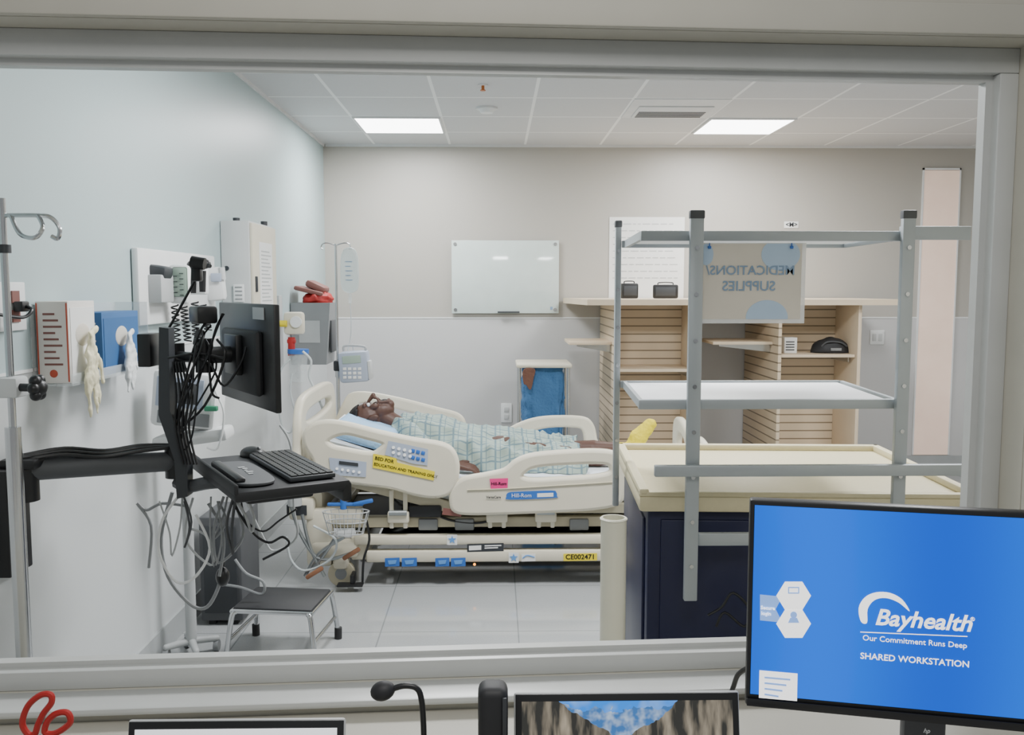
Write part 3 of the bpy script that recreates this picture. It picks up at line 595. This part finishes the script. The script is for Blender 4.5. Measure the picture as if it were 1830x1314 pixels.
# ---------------------------------------------------------------- near IV pole
x=-1.185; y=2.2
t=ivstand(x,y,1.735,'thick chrome IV pole with curled hook at left window edge',.0185); legs(t,x,y,.17,.2,'lgrey')
hz=W(60,385,2.2).z
B().tube([(x,y,hz),(x+.08,y,hz),(x+.115,y,hz-.005),(x+.135,y,hz-.03),(x+.13,y,hz-.055),(x+.115,y,hz-.05)],.0055).build('hook','chrome',t)
B().tube([(x+.02,y,hz),(x+.05,y-.02,hz-.045),(x+.09,y-.03,hz-.055),(x+.105,y-.02,hz-.03),(x+.085,y,hz-.0)],.0055).build('hook','chrome',t)
B().cyl((x,y,hz-.09),(x,y,hz-.07),.016).build('collar','dark',t)
c0=W(38,694,2.17); q=B().box((x,y,c0.z),(.06,.06,.05),None,.008).build('clamp','plastic',t)
b=B(); b.cyl((x+.02,y-.01,c0.z),(x+.07,y-.02,c0.z),.01)
for k in range(6): a_=k*math.pi/3; b.sph((x+.075,y-.02+.02*math.cos(a_),c0.z+.02*math.sin(a_)),.014)
b.sph((x+.075,y-.02,c0.z),.022); b.build('knob','black',q)
# ---------------------------------------------------------------- wall workstation
ws=thing('wall_workstation','black articulated wall computer mount with monitor turned away','workstation',(XL,2.75,.9))
B().bb(XL+.001,XL+.05,2.44,2.56,.72,1.02,.004).build('wall_track','black',ws)
A0=V((XL+.06,2.52,1.0)); A1=V((-.99,2.76,.985)); B().cap(A0+V((0,0,.01)),.034,A1,.03).build('support_arm','charcoal',ws)
B().cyl(A0-V((0,0,.08)),A0+V((0,0,.05)),.036).box(A0+V((0,.0,.03)),(.1,.09,.03),None,.01).build('pivot','black',ws); B().cyl(A1-V((0,0,.05)),A1+V((0,0,.05)),.034).build('pivot','black',ws)
for dz,dy in ((.045,-.02),(.05,.0),(.038,-.035)): B().tube([A0+V((.0,dy,dz)),A0.lerp(A1,.25)+V((0,dy,dz+.012)),A0.lerp(A1,.5)+V((0,dy+.01,dz-.004)),A0.lerp(A1,.75)+V((0,dy,dz+.006)),A1+V((0,dy,.05))],.006).build('arm_cable','black',ws)
b=B(); b.prism([W(284,585,2.70),W(301,587,2.70),W(304,735,2.70),W(335,820,2.70),W(335,888,2.70),W(316,892,2.70),W(311,822,2.70),W(283,742,2.70)],(.0,.05,0)); b.build('post','dark',ws)
B().box(W(267,625,2.75),(.04,.09,.1),None,.004).build('power_box','black',ws)
td=V((.5,-.86,0)).normalized(); wd=V((.86,.5,0)).normalized(); TM=obm(td,wd,Z)
tc=V((-.70,2.71,.955))
B().box(tc,(.56,.33,.03),TM,.008).box(tc+wd*-.16+Z*.02,(.56,.012,.03),TM,.004).build('keyboard_tray','blackm',ws)
B().box(tc+wd*.155-Z*.02,(.56,.03,.06),TM,.01).box(tc-Z*.035,(.3,.2,.04),TM,.01).build('tray_housing','black',ws)
B().tube([(-.99,2.76,.92),(-.95,2.74,.91),(-.88,2.72,.925),(-.8,2.72,.93)],.02).build('tray_arm','charcoal',ws)
mr=V((-.606,2.5,0)); ml=V((-.894,2.95,0)); mdv=(mr-ml).normalized(); mn=V((-mdv.y,mdv.x,0))
if mn.y<0: mn=-mn
mc=(mr+ml)/2+V((0,0,1.322)); MM=obm(mdv,mn,Z)
scr=B().box(mc,(.534,.018,.305),MM,.004).build('monitor','black',ws); B().box(mc+mn*.0095,(.51,.002,.28),MM).build('screen','dark',scr)
B().box(mc-mn*.02-Z*.02,(.34,.025,.19),MM,.012).build('monitor_back','blackm',scr)
B().box(mc+mdv*.14-mn*.011+Z*.125,(.1,.002,.035),MM).build('monitor_label','lgrey',scr)
B().box(mc-mn*.045,(.12,.02,.12),MM,.004).cyl(mc-mn*.05,mc-mn*.13,.025).build('mount_plate','black',ws)
mp=mc-mn*.13; B().cap((-.99,2.79,1.31),.016,mp+V((0,.0,-.01)),.016).cyl(mp-Z*.05,mp+Z*.05,.026).cyl((-.99,2.79,1.26),(-.99,2.79,1.35),.026).build('monitor_arm','black',ws)
B().box(mp+V((.0,0,.12)),(.1,.06,.05),MM,.008).build('dock','black',ws)
random.seed(7)
for k in range(9):
    e=mp+V((random.uniform(-.02,.07),random.uniform(-.04,.02),random.uniform(-.02,.12))); s0=V((-.975+random.uniform(-.01,.02),2.74,random.uniform(1.0,1.12)))
    m_=(e+s0)/2+V((random.uniform(-.04,.06),-.03,-random.uniform(.0,.09)))
    B().tube([e,e+V((random.uniform(-.04,.04),-.03,-.05)),m_,s0],random.choice([.003,.004]),6).build('cable','black',ws)
for k in range(5): B().tube([V((-.965+k*.008,2.69,1.30)),V((-.955+k*.012,2.68,1.2)),V((-.96+k*.01,2.68,1.1)),V((-.94+k*.01,2.68,.99))],.0035,6).build('cable','black',ws)
for pts in ([(400,560),(385,590),(375,640),(378,700),(392,712)],[(352,690),(368,640),(398,560)],[(345,640),(375,650),(400,690),(430,650),(440,620)],[(300,640),(350,632),(400,640)]): B().tube(px3(pts,2.62),.0035,6).build('cable','black',ws)
q=B().cyl(W(342,468,2.7),W(366,472,2.7),.018).box(W(352,488,2.72),(.03,.03,.05),None,.006).cyl(W(352,495,2.74),W(300,590,2.75),.004).build('webcam','black',None)
tag(q,'small black camera head above the blood pressure gauge','camera')
kb=thing('keyboard','black keyboard on the wall workstation tray','keyboard',tuple(tc+wd*.065+Z*.017),math.atan2(td.y,td.x))
B().box((0.03,0,.008),(.43,.135,.014),None,.004).build('body','dark',kb,True)
b=B()
for i in range(20):
    for j in range(6): b.box((-.17+i*.021,-.052+j*.021,.0165),(.017,.017,.005))
b.build('keys','black',kb,True)
mo=thing('mouse_pad','black gel mouse pad with pale printed marks beside keyboard','mouse pad',tuple(tc-wd*.085+td*.06+Z*.017),math.atan2(td.y,td.x))
B().plate([[(-.17,-.05),(-.1,-.065),(.1,-.065),(.17,-.04),(.175,.03),(.1,.055),(-.12,.055),(-.175,.02)]],MX.Translation((0,0,.005)),.008,.002).build('pad','charcoal',mo,True); B().box((0,-.045,.014),(.3,.03,.016),None,.0075).build('wrist_rest','black',mo,True)
b=B()
for k in range(5): b.box((-.06+k*.026,.01+.004*(k%2),.0105),(.014,.02-.006*(k%3),.001))
b.build('printing','lgrey',mo,True)
mo=thing('computer_mouse','black computer mouse at back of the workstation tray','mouse',tuple(tc+wd*.02-td*.22+Z*.017),math.atan2(td.y,td.x)+.4)
B().sph((0,0,.004),(.055,.032,.028)).build('body','black',mo,True); B().cyl((.03,-.003,.027),(.03,.003,.027),.007).build('wheel','grey',mo,True)
# ---------------------------------------------------------------- vital signs monitor
vx,vy=-1.26,3.62
vt=thing('vital_signs_monitor','white vital signs monitor on slim rolling stand by wall','medical monitor',(vx,vy,0))
p=W(338,712,3.5); R6=MX.Rotation(R(6),3,'Y')
B().box(p,(.25,.14,.22),R6,.02).build('body','white',vt); B().box(p+V((-.01,-.073,.03)),(.18,.006,.115),R6,.003).build('screen','greyblue',vt); B().box(p+V((-.01,-.077,.03)),(.14,.003,.08),R6,.002).build('display','charcoal',vt)
B().box(p+V((.0,-.073,-.07)),(.2,.006,.05),R6,.003).build('control_strip','grey',vt)
B().tube([p+V((-.09,0,.105)),p+V((-.07,0,.14)),p+V((.06,0,.15)),p+V((.09,0,.12))],.01).build('handle','plastic',vt)
B().box(p+V((.02,-.02,-.15)),(.29,.12,.05),MX.Rotation(R(-8),3,'Y'),.015).build('tray','plastic',vt); B().box(p+V((.11,-.08,-.03)),(.05,.02,.02),None,.004).build('connector','green',vt)
B().cyl((vx,vy,.07),(vx,vy,p.z-.13),.022).build('pole','lgrey',vt)
for k in range(4):
    a_=k*math.pi/2+.5; ex,ey=vx+.10*math.cos(a_),vy+.10*math.sin(a_); l=B().cap((vx,vy,.065),.016,(ex,ey,.055),.013).build('leg','lgrey',vt); B().cyl((ex-.01,ey,.024),(ex+.01,ey,.024),.024).build('caster','grey',l)
t=thing('equipment_tower','charcoal floor standing equipment box behind step stool','equipment box',(-1.235,4.05,0))
B().bb(-1.33,-1.14,3.95,4.25,.02,.5,.012).build('body','charcoal',t); B().bb(-1.31,-1.16,3.942,3.952,.06,.46,.004).build('front_panel','dark',t)
for fx in (-1.3,-1.2):
    for fy in (3.97,4.2): B().bb(fx,fx+.03,fy,fy+.03,0,.02).build('foot','rubber',t)
def cable(pts,Y,r,label,mt='grey',name='cable'): return tag(B().tube(px3(pts,Y),r,8).build(name,mt),label,'cable','hanging cables')
cable([(336,905),(290,900),(262,912),(245,900),(270,940),(266,1015)],2.85,.005,'grey cable with free end hanging nearest the left wall')
cable([(308,880),(288,960),(300,1030),(340,1080),(370,1085),(392,1045),(398,1000)],2.85,.006,'grey hose looping low in front of charcoal box')
cable([(372,900),(395,940),(400,980),(392,1030)],2.8,.005,'short grey hose running to the black squeeze bulb')
cable([(440,895),(470,960),(490,985),(530,960),(525,905),(520,800),(500,760)],3.05,.004,'thin grey cord sweeping from tray toward the bed head','lgrey')
cable([(414,895),(450,950),(480,970),(505,960),(515,975),(470,1000)],2.75,.004,'thin black cord curling beside the bed end','black')
cable([(345,890),(330,950),(345,985),(380,1010),(370,960),(340,945)],2.8,.004,'pale looped cord just under the tray post','lgrey')
cable([(398,1045),(430,1050),(468,1062),(470,1040),(440,1025),(420,1000)],3.6,.006,'grey cord curling behind step stool')
cable([(325,880),(290,930),(285,990),(315,1040),(350,1030),(375,980),(350,920)],2.78,.0045,'white cord hanging in a tall loop below the tray post','white')
cable([(430,890),(440,930),(470,950),(500,930),(530,910)],2.75,.003,'thin dark cord drooping under the keyboard tray','black')
random.seed(11)
for k in range(7):
    x0=random.uniform(325,440); y0=888; pts=[(x0,y0)]; x1=x0+random.uniform(-50,60); dpt=random.uniform(60,130)
    pts+=[(x0+random.uniform(-20,20),y0+dpt*.5),((x0+x1)/2+random.uniform(-20,20),y0+dpt),(x1+random.uniform(-10,20),y0+dpt*.6),(x1,y0+8)]
    tag(B().tube(px3(pts,2.72+k*.012),random.choice([.003,.0035,.0045]),6).build('cord',['grey','charcoal','lgrey'][k%3]),'thin cord in the tangle hanging below the keyboard tray','cord','tangled cords below the keyboard tray')
b=B(); b.sph(W(398,1031,2.83),(.022,.022,.032)); b.cyl(W(398,1012,2.83),W(398,1002,2.83),.007); tag(b.build('squeeze_bulb','black'),'black blood pressure squeeze bulb hanging on hose','squeeze bulb')
cable([(372,665),(385,700),(400,740),(390,800),(370,800)],3.42,.004,'white lead hanging off vital signs monitor','white')
# ---------------------------------------------------------------- step stool
st=thing('step_stool','low chrome step stool with black rubber top','step stool',(-.888,3.66,0),R(-7))
B().box((0,0,.222),(.33,.26,.018),None,.008).build('tread','blackm',st,True)
B().tube([(-.168,-.133,.215),(.168,-.133,.215),(.168,.133,.215),(-.168,.133,.215)],.009,8,True,1,False).build('tread_frame','chrome',st,True)
for sx in (-1,1):
    for sy in (-1,1):
        l=B().tube([(sx*.15,sy*.13,.212),(sx*.165,sy*.14,.19),(sx*.185,sy*.155,.03)],.011,10).build('leg','chrome',st,True); B().cyl((sx*.185,sy*.155,0),(sx*.186,sy*.155,.05),.016).build('rubber_foot','rubber',l,True)
for sx in (-1,1): B().cyl((sx*.176,-.148,.1),(sx*.176,.148,.1),.008).build('crossbar','chrome',st,True)
# ---------------------------------------------------------------- cart, rack, sign, pipe
ct=thing('supply_cart','dark navy supply cart with beige raised-rim top','cart',(.95,3.0,0),R(-3))
B().box((0,0,.47),(.94,.72,.76),None,.01).build('body','navy',ct,True)
B().box((0,0,.875),(1.0,.8,.05),None,.012).build('top','counter',ct,True)
b=B(); b.box((0,.385,.91),(1.0,.03,.025),None,.008); b.box((-.485,0,.91),(.03,.8,.025),None,.008); b.box((.485,0,.91),(.03,.8,.025),None,.008); b.box((0,-.385,.905),(1.0,.03,.016),None,.006); b.build('rim','counter',ct,True)
B().box((0,-.364,.47),(.86,.012,.7),None,.004).build('front_panel','navy',ct,True); B().box((-.474,0,.47),(.01,.62,.68),None,.003).build('side_panel','navy',ct,True)
for sx in (-1,1):
    for sy in (-1,1): B().cyl((sx*.4-.015,sy*.28,.045),(sx*.4+.015,sy*.28,.045),.045).box((sx*.4,sy*.28,.08),(.05,.05,.03)).build('caster','rubber',ct,True)
rk=thing('metal_rack','grey steel bolt-together shelf rack over the supply cart','shelf rack',(0,0,.645))
def post(px,Y,ya,yb,w,d):
    a,c=W(px,ya,Y),W(px,yb,Y); x=a.x; o=B().bb(x-w/2,x+w/2,Y,Y+d,c.z,a.z,.003).build('post','rackm',rk); B().bb(x-w/2-.002,x+w/2+.002,Y-.002,Y+d+.002,a.z-.02,a.z+.004,.004).build('cap','charcoal',o)
    z=a.z-.1
    while z>c.z+.05: B().cyl((x,Y-.004,z),(x,Y+.002,z),.006).build('bolt','chrome',o); z-=.13
post(1247,2.505,378,1075,.038,.02); post(1627,2.505,378,1000,.036,.02); post(1106,3.06,396,905,.02,.025)
z1=W(1300,420,2.52).z; z2=W(1300,722,2.53).z
xl,xr=W(1146,420,2.53).x,W(1612,420,2.53).x
for z in (z1,z2):
    s_=B().prism([(xl+.005,2.55,z),(xr-.01,2.55,z),(xr+.03,3.05,z),(xl+.035,3.05,z)],(0,0,.006)).build('shelf','rackw',rk)
    b=B(); b.bb(xl,xr+.03,2.531,2.55,z-.016,z+.012,.002); b.bb(xl+.02,xr+.04,3.05,3.065,z-.012,z+.012,.002)
    b.prism([(xl,2.55,z-.012),(xl+.012,2.55,z-.012),(xl+.04,3.05,z-.012),(xl+.028,3.05,z-.012)],(0,0,.024)); b.prism([(xr,2.55,z-.012),(xr+.012,2.55,z-.012),(xr+.05,3.05,z-.012),(xr+.038,3.05,z-.012)],(0,0,.024))
    b.build('shelf_rim','rackm',s_)
B().bb(xr,xr+.2,2.535,2.55,z1-.012,z1+.026,.002).build('extension_rail','rackm',rk)
a,c=W(1170,832,2.485),W(1735,850,2.485); B().bb(a.x,c.x,2.478,2.498,c.z,a.z,.003).build('crossbar','rackm',rk)
a,c=W(1255,962,2.485),W(1350,984,2.485); B().bb(a.x,c.x,2.53,2.55,c.z,a.z,.003).build('bracket','rackm',rk)
Ys2=2.527
a,c=W(1256,434,Ys2),W(1437,578,Ys2)
sg=thing('hanging_sign','pale tan paper sign with reversed blue lettering taped to rack','sign',((a.x+c.x)/2,Ys2,c.z))
B().bb(a.x,c.x,Ys2,Ys2+.0015,c.z,a.z).build('sleeve','sleeve',sg)
ins=.012; B().bb(a.x+.002,c.x-ins,Ys2-.001,Ys2-.0001,c.z+ins,a.z-.002).build('sheet','tan',sg)
def clipc(cx,cz,rx,rz): 
    pts=[]
    for k in range(40):
        X=cx+rx*math.cos(2*math.pi*k/40); Zz=cz+rz*math.sin(2*math.pi*k/40); pts.append((min(max(X,a.x+.002),c.x-ins),min(max(Zz,c.z+ins),a.z-.002)))
    return [p for i,p in enumerate(pts) if p!=pts[i-1]]
for (px,py,rx,rz) in ((1370,568,.06,.05),(1395,455,.055,.045),(1262,455,.02,.03)):
    p=W(px,py,Ys2); B().plate([clipc(p.x,p.z,rx,rz)],MX.Translation((0,Ys2-.0015,0))@FX,.0006,0,False).build('blob','ltblue',sg)
p=W(1421,484,Ys2-.003); q=W(1386,512,Ys2-.003)
B().text('MEDICATIONS/',.0368,p,(-1,0,0),(0,0,1),'LEFT',.01).text('SUPPLIES',.039,q,(-1,0,0),(0,0,1),'LEFT',.01).build('lettering','inkl',sg)
for px in (1268,1415): 
    p=W(px,442,Ys2-.005); tag(B().box(p,(.009,.006,.008),None,.002).cyl(p+V((0,0,.003)),p+V((0,0,.012)),.0015).build('binder_clip','blue'),'small blue clip at the '+('left' if px<1300 else 'right')+' top corner of the reversed sign','clip','sign clips')
pp=thing('plastic_pipe','upright hollow cream plastic pipe left of navy cart','pipe',(.337,2.5,0))
b=B(); zt=W(1101,925,2.5).z
pts=[(.0367,0),(.0367,zt),(.031,zt),(.031,zt-.25)]
rings=[[b.b.verts.new((.337+r_*math.cos(2*math.pi*k/36),2.5+r_*math.sin(2*math.pi*k/36),z)) for k in range(36)] for r_,z in pts]
for i in range(3):
    for k in range(36): b.b.faces.new((rings[i][k],rings[i][(k+1)%36],rings[i+1][(k+1)%36],rings[i+1][k]))
b.b.faces.new(rings[0]); b.b.faces.new(rings[3]); b.build('tube','pvc',pp)
B().tube([(.337+.0367*math.cos(2*math.pi*k/24),2.5+.0367*math.sin(2*math.pi*k/24),zt-.004) for k in range(24)],.003,6,True,1).build('rim','pvc',pp)
tag(B().tube(px3([(1265,1100),(1290,1085),(1310,1060),(1340,1090),(1330,1120),(1295,1095),(1280,1120)],2.55),.004).build('power_cord','black'),'thin black power cord bunched against navy cart front','cable')
# ---------------------------------------------------------------- desk and foreground
def wy(x): return 1.711-.1/math.cos(wr)+math.tan(wr)*x-.004
dk=thing('desk','long desk below the observation window','desk',(0,1.1,0)); B().prism([(-1.3,.62,.70),(1.5,.62,.70),(1.5,wy(1.5),.70),(-1.3,wy(-1.3),.70)],(0,0,.04)).build('desktop','desk',dk)
for x in (-1.2,1.4): B().bb(x-.03,x+.03,.7,1.45,0,.70).build('leg','charcoal',dk)
P0=V((.378,1.3,0)); dd=V((.51,-.12,0)).normalized(); Wd=.525; zt=1.207; Ht=.318; nn=V((dd.y,-dd.x,0))
NM=obm(dd,-nn,Z)
cen=P0+dd*(Wd/2)+V((0,0,zt-Ht/2))
mt=thing('desktop_monitor','large monitor with bright blue login screen at lower right','monitor',(cen.x,cen.y+.06,.741))
B().box(cen+(-nn)*.012,(Wd,.022,Ht),NM,.004).build('casing','black',mt)
def pix2s(px,py):
    d=ray(px,py); t_=(P0-CAM).dot(nn)/d.dot(nn); return CAM+d*t_
m,nt,p=base('screen_blue'); tcn=nt.nodes.new('ShaderNodeTexCoord'); wv=nt.nodes.new('ShaderNodeTexWave'); wv.inputs['Scale'].default_value=.9; wv.inputs['Distortion'].default_value=2.5; wv.inputs['Detail'].default_value=0
nt.links.new(tcn.outputs['Object'],wv.inputs[0]); cc=mixc(nt,wv.outputs['Fac'],(.0,.11,.85),(.0,.19,1.15)); nt.links.new(cc,p.inputs['Emission Color']); p.inputs['Emission Strength'].default_value=1.0; p.inputs['Base Color'].default_value=(.0,.01,.06,1); p.inputs['Roughness'].default_value=.5; p.inputs['Specular IOR Level'].default_value=.15; M['scrb']=m
sc=B().box(cen+nn*.0002+V((0,0,.006)),(Wd-.014,.002,Ht-.028),NM).build('screen','scrb',mt)
o1=nn*.003
B().text('Bayhealth',.0335,pix2s(1648,1109)+o1,dd,Z,'CENTER',.02,.25).text('®',.008,pix2s(1737,1106)+o1,dd,Z).text('Our Commitment Runs Deep',.0116,pix2s(1633,1146)+o1,dd,Z,'CENTER',.0).text('SHARED WORKSTATION',.0131,pix2s(1633,1179)+o1,dd,Z,'CENTER',.01).build('lettering','wtext',sc)
def onscr(pts): return [((q-P0).dot(dd),q.z) for q in (pix2s(*p) for p in pts)]
SM=MX((dd,Z,nn)).transposed().to_4x4(); SM.translation=P0+nn*.0025; SM.translation.z=0
B().plate([onscr([(1538,1110),(1534,1086),(1545,1067),(1565,1058),(1590,1059),(1612,1071),(1625,1092),(1605,1076),(1582,1068),(1562,1072),(1550,1088),(1549,1112)])],SM,.0006,0).build('logo_arc','wtext',sc)
B().plate([onscr([(1537,1128),(1728,1136),(1728,1137.5),(1537,1129.5)])],SM,.0004,0,False).build('underline','wtext',sc)
for cx,cy in ((1418,1064),(1418,1114)): B().plate([onscr([(cx+31*math.cos(math.pi*k/3),cy+29*math.sin(math.pi*k/3)) for k in range(6)])],SM,.0006,0,False).build('login_tile','wtext',sc)
B().plate([onscr([(1357,1197),(1425,1203),(1424,1252),(1356,1246)])],SM,.0006,0,False).build('menu_box','wtext',sc)
SM2=SM.copy(); SM2.translation=SM2.translation-nn*.0004
B().plate([onscr([(1358,1062),(1398,1066),(1386,1088),(1398,1112),(1358,1108)])],SM2,.0006,0,False).build('login_panel','scrl',sc)
SM3=SM.copy(); SM3.translation=SM3.translation+nn*.0006; b=B()
for k in range(4): b.plate([onscr([(1366,1208+k*10),(1412-k*7,1212+k*10),(1412-k*7,1215+k*10),(1366,1211+k*10)])],SM3,.0004,0,False)
b.build('menu_text','scrl',sc)
B().plate([onscr([(1408,1048),(1428,1048),(1428,1060),(1408,1060)]),onscr([(1410,1050),(1426,1050),(1426,1058),(1410,1058)])],SM3,.0004,0,False).build('icon','scrl',sc)
B().plate([onscr([(1418+6*math.cos(k*.785),1098+6*math.sin(k*.785)) for k in range(8)])],SM3,.0004,0).plate([onscr([(1408,1112),(1412,1103),(1424,1103),(1428,1112)])],SM3,.0004,0,False).build('icon','scrl',sc)
B().text('Secure',.0075,pix2s(1372,1086)+o1,dd,Z,'CENTER',.02).text('login',.0075,pix2s(1369,1096)+o1,dd,Z,'CENTER',.02).build('lettering','wtext',sc)
B().text('hp',.009,pix2s(1655,1305)+nn*.003,dd,Z,'CENTER',.01,.3).build('lettering','lgrey',mt)
B().box(cen+nn*.001-V((0,0,Ht/2-.007)),(Wd-.004,.003,.012),NM,.001).build('bezel_strip','black',mt)
B().box(cen-nn*.05-V((0,0,.16)),(.06,.03,.28),NM,.006).build('neck','charcoal',mt); B().box((cen.x+.006,cen.y+.05,.748),(.24,.19,.013),NM,.005).build('base','charcoal',mt)
def laptop(x0,x1,Y,ztop,label,scrm):
    w=x1-x0; cx=(x0+x1)/2; t=thing('laptop',label,'laptop',(cx,Y-.1,.741))
    B().bb(x0,x1,Y-.22,Y,.742,.758,.005).build('base','dark',t)
    b=B()
    for i in range(14):
        for j in range(5): b.bb(x0+.02+i*(w-.04)/14,x0+.02+(i+.85)*(w-.04)/14,Y-.13+j*.022,Y-.112+j*.022,.758,.7605)
    b.build('keys','black',t)
    tl=R(-12); Rm=MX.Rotation(tl,3,'X'); h=(ztop-.755)/math.cos(tl); c0=V((cx,Y+math.sin(-tl)*h/2,.755+math.cos(tl)*h/2))
    l=B().box(c0,(w,.008,h),Rm,.004).build('lid','lgrey',t)
    B().box(c0+Rm@V((0,-.0045,0)),(w-.004,.002,h-.004),Rm,.001).build('bezel','black',l)
    s=B().box((0,0,0),(w-.022,.001,h-.024),None).build('screen',scrm,l,True); s.matrix_local=RM[t].inverted()@(MX.Translation(c0+Rm@V((0,-.006,0)))@Rm.to_4x4())
m,nt,p=base('screen_landscape'); tcn=nt.nodes.new('ShaderNodeTexCoord'); sp=nt.nodes.new('ShaderNodeSeparateXYZ'); nt.links.new(tcn.outputs['Object'],sp.inputs[0])
def nz(s,amp,d=5): return mth(nt,'MULTIPLY',mth(nt,'SUBTRACT',noise(nt,s,d),.5),amp)
rid=mth(nt,'ADD',mth(nt,'ADD',mth(nt,'MULTIPLY',mth(nt,'ABSOLUTE',mth(nt,'ADD',sp.outputs[0],.01)),.62),.028),nz(30,.03,3))
isrock=mth(nt,'LESS_THAN',sp.outputs[2],rid); far=mth(nt,'LESS_THAN',sp.outputs[2],mth(nt,'ADD',.073,nz(40,.05,3)))
def ramp(f,a,b_,lo,hi):
    n=nt.nodes.new('ShaderNodeMapRange'); n.inputs[1].default_value=lo; n.inputs[2].default_value=hi; nt.links.new(f,n.inputs[0]); return mixc(nt,n.outputs[0],a,b_)
cloud=ramp(noise(nt,14,3),(.02,.28,1.0),(.6,.85,1),.5,.8); farc=ramp(noise(nt,60,2),(.05,.18,.48),(.5,.65,.85),.42,.7)
# sunlit diagonal rock strata: stretched noise
mp_=nt.nodes.new('ShaderNodeMapping'); mp_.inputs['Rotation'].default_value=(0,.7,0); mp_.inputs['Scale'].default_value=(70,1,14); nt.links.new(tcn.outputs['Object'],mp_.inputs[0])
nr=nt.nodes.new('ShaderNodeTexNoise'); nr.inputs['Scale'].default_value=1.0; nr.inputs['Detail'].default_value=3; nt.links.new(mp_.outputs[0],nr.inputs['Vector'])
rock=ramp(nr.outputs['Fac'],(.035,.035,.032),(.42,.36,.27),.42,.72)
cc=mixc(nt,isrock,mixc(nt,far,cloud,farc),rock); nt.links.new(cc,p.inputs['Emission Color']); p.inputs['Emission Strength'].default_value=1.1; p.inputs['Base Color'].default_value=(.01,.01,.01,1); p.inputs['Specular IOR Level'].default_value=.1; M['land']=m
laptop(.026,.350,1.2,W(1120,1230,1.25).z,'laptop showing a mountain lake wallpaper','land')
m,nt,p=base('screen_white'); tcn=nt.nodes.new('ShaderNodeTexCoord'); sp=nt.nodes.new('ShaderNodeSeparateXYZ'); nt.links.new(tcn.outputs['Object'],sp.inputs[0])
cc=mixc(nt,mth(nt,'GREATER_THAN',sp.outputs[2],.088),(.8,.82,.88),(.35,.36,.58)); nt.links.new(cc,p.inputs['Emission Color']); p.inputs['Emission Strength'].default_value=.9; M['wscr']=m
laptop(-.502,-.206,1.15,W(420,1283,1.19).z,'laptop with white browser window at bottom left','wscr')
mi=thing('microphone','black gooseneck desk microphone with foam head','microphone',(-.09,1.2,.741))
pz=lambda a_,b_:W(a_,b_,1.2)
B().tube([pz(700,1232),pz(722,1226),pz(744,1230),pz(753,1250),pz(757,1300),pz(758,1380),pz(758,1468)],.0042,10).build('gooseneck','black',mi)
B().sph(pz(684,1235),(.0175,.014,.0135),MX.Rotation(R(-15),3,'Y')).build('foam_head','blackm',mi); e=pz(758,1468); B().cyl((e.x,1.2,.742),(e.x,1.2,.765),.05,.045,28).build('base','black',mi)
sp_=thing('desk_phone','tall black rounded desk phone handset left of laptop','phone',(-.003,1.22,.741))
p=W(881,1222,1.22); B().box((p.x,1.22,(p.z+.742)/2),(.042,.045,p.z-.742),None,.012,3).build('handset','blackm',sp_); B().box((p.x,1.17,.752),(.06,.12,.02),None,.006).build('cradle','black',sp_); B().box((p.x+.016,1.196,p.z-.05),(.006,.004,.08),None,.001).build('side_strip','dark',sp_)
pc=thing('pen_cup','grey pen cup at lower left corner','pen cup',(-.66,1.25,.741)); b=B(); b.cyl((-.66,1.25,.742),(-.66,1.25,.75),.042)
b.tube([(-.66+.042*math.cos(k*math.pi/12),1.25+.042*math.sin(k*math.pi/12),.8) for k in range(24)],.003,6,True,1)
for k in range(24): b.box((-.66+.042*math.cos(k*math.pi/12),1.25+.042*math.sin(k*math.pi/12),.795),(.003,.012,.1),MX.Rotation(k*math.pi/12,3,'Z'))
b.build('cup','chrome',pc)
sz=thing('scissors','red handled scissors standing in the pen cup','scissors',(-.64,1.25,.76))
B().tube(px3([(50,1312),(40,1292),(50,1262),(72,1243),(90,1242),(92,1256),(78,1275),(68,1295),(62,1312)],1.25),.0045,8,True).build('handle','red',sz)
B().tube(px3([(80,1308),(85,1290),(100,1276),(120,1274),(126,1290),(112,1304),(94,1312)],1.245),.0045,8,True).build('handle','red',sz)
B().prism([W(56,1312,1.25),W(72,1312,1.25),V((-.648,1.25,.757))],(0,.002,0)).build('blade','chrome',sz); B().prism([W(80,1311,1.253),W(94,1312,1.253),V((-.64,1.253,.757))],(0,.002,0)).build('blade','chrome',sz)
tag(B().tube([W(1345,1190,1.33),W(1320,1205,1.36),W(1308,1235,1.38),V((.36,1.4,.8)),V((.37,1.36,.748))],.004).build('monitor_cable','black'),'black cable curving behind monitor left edge','cable')
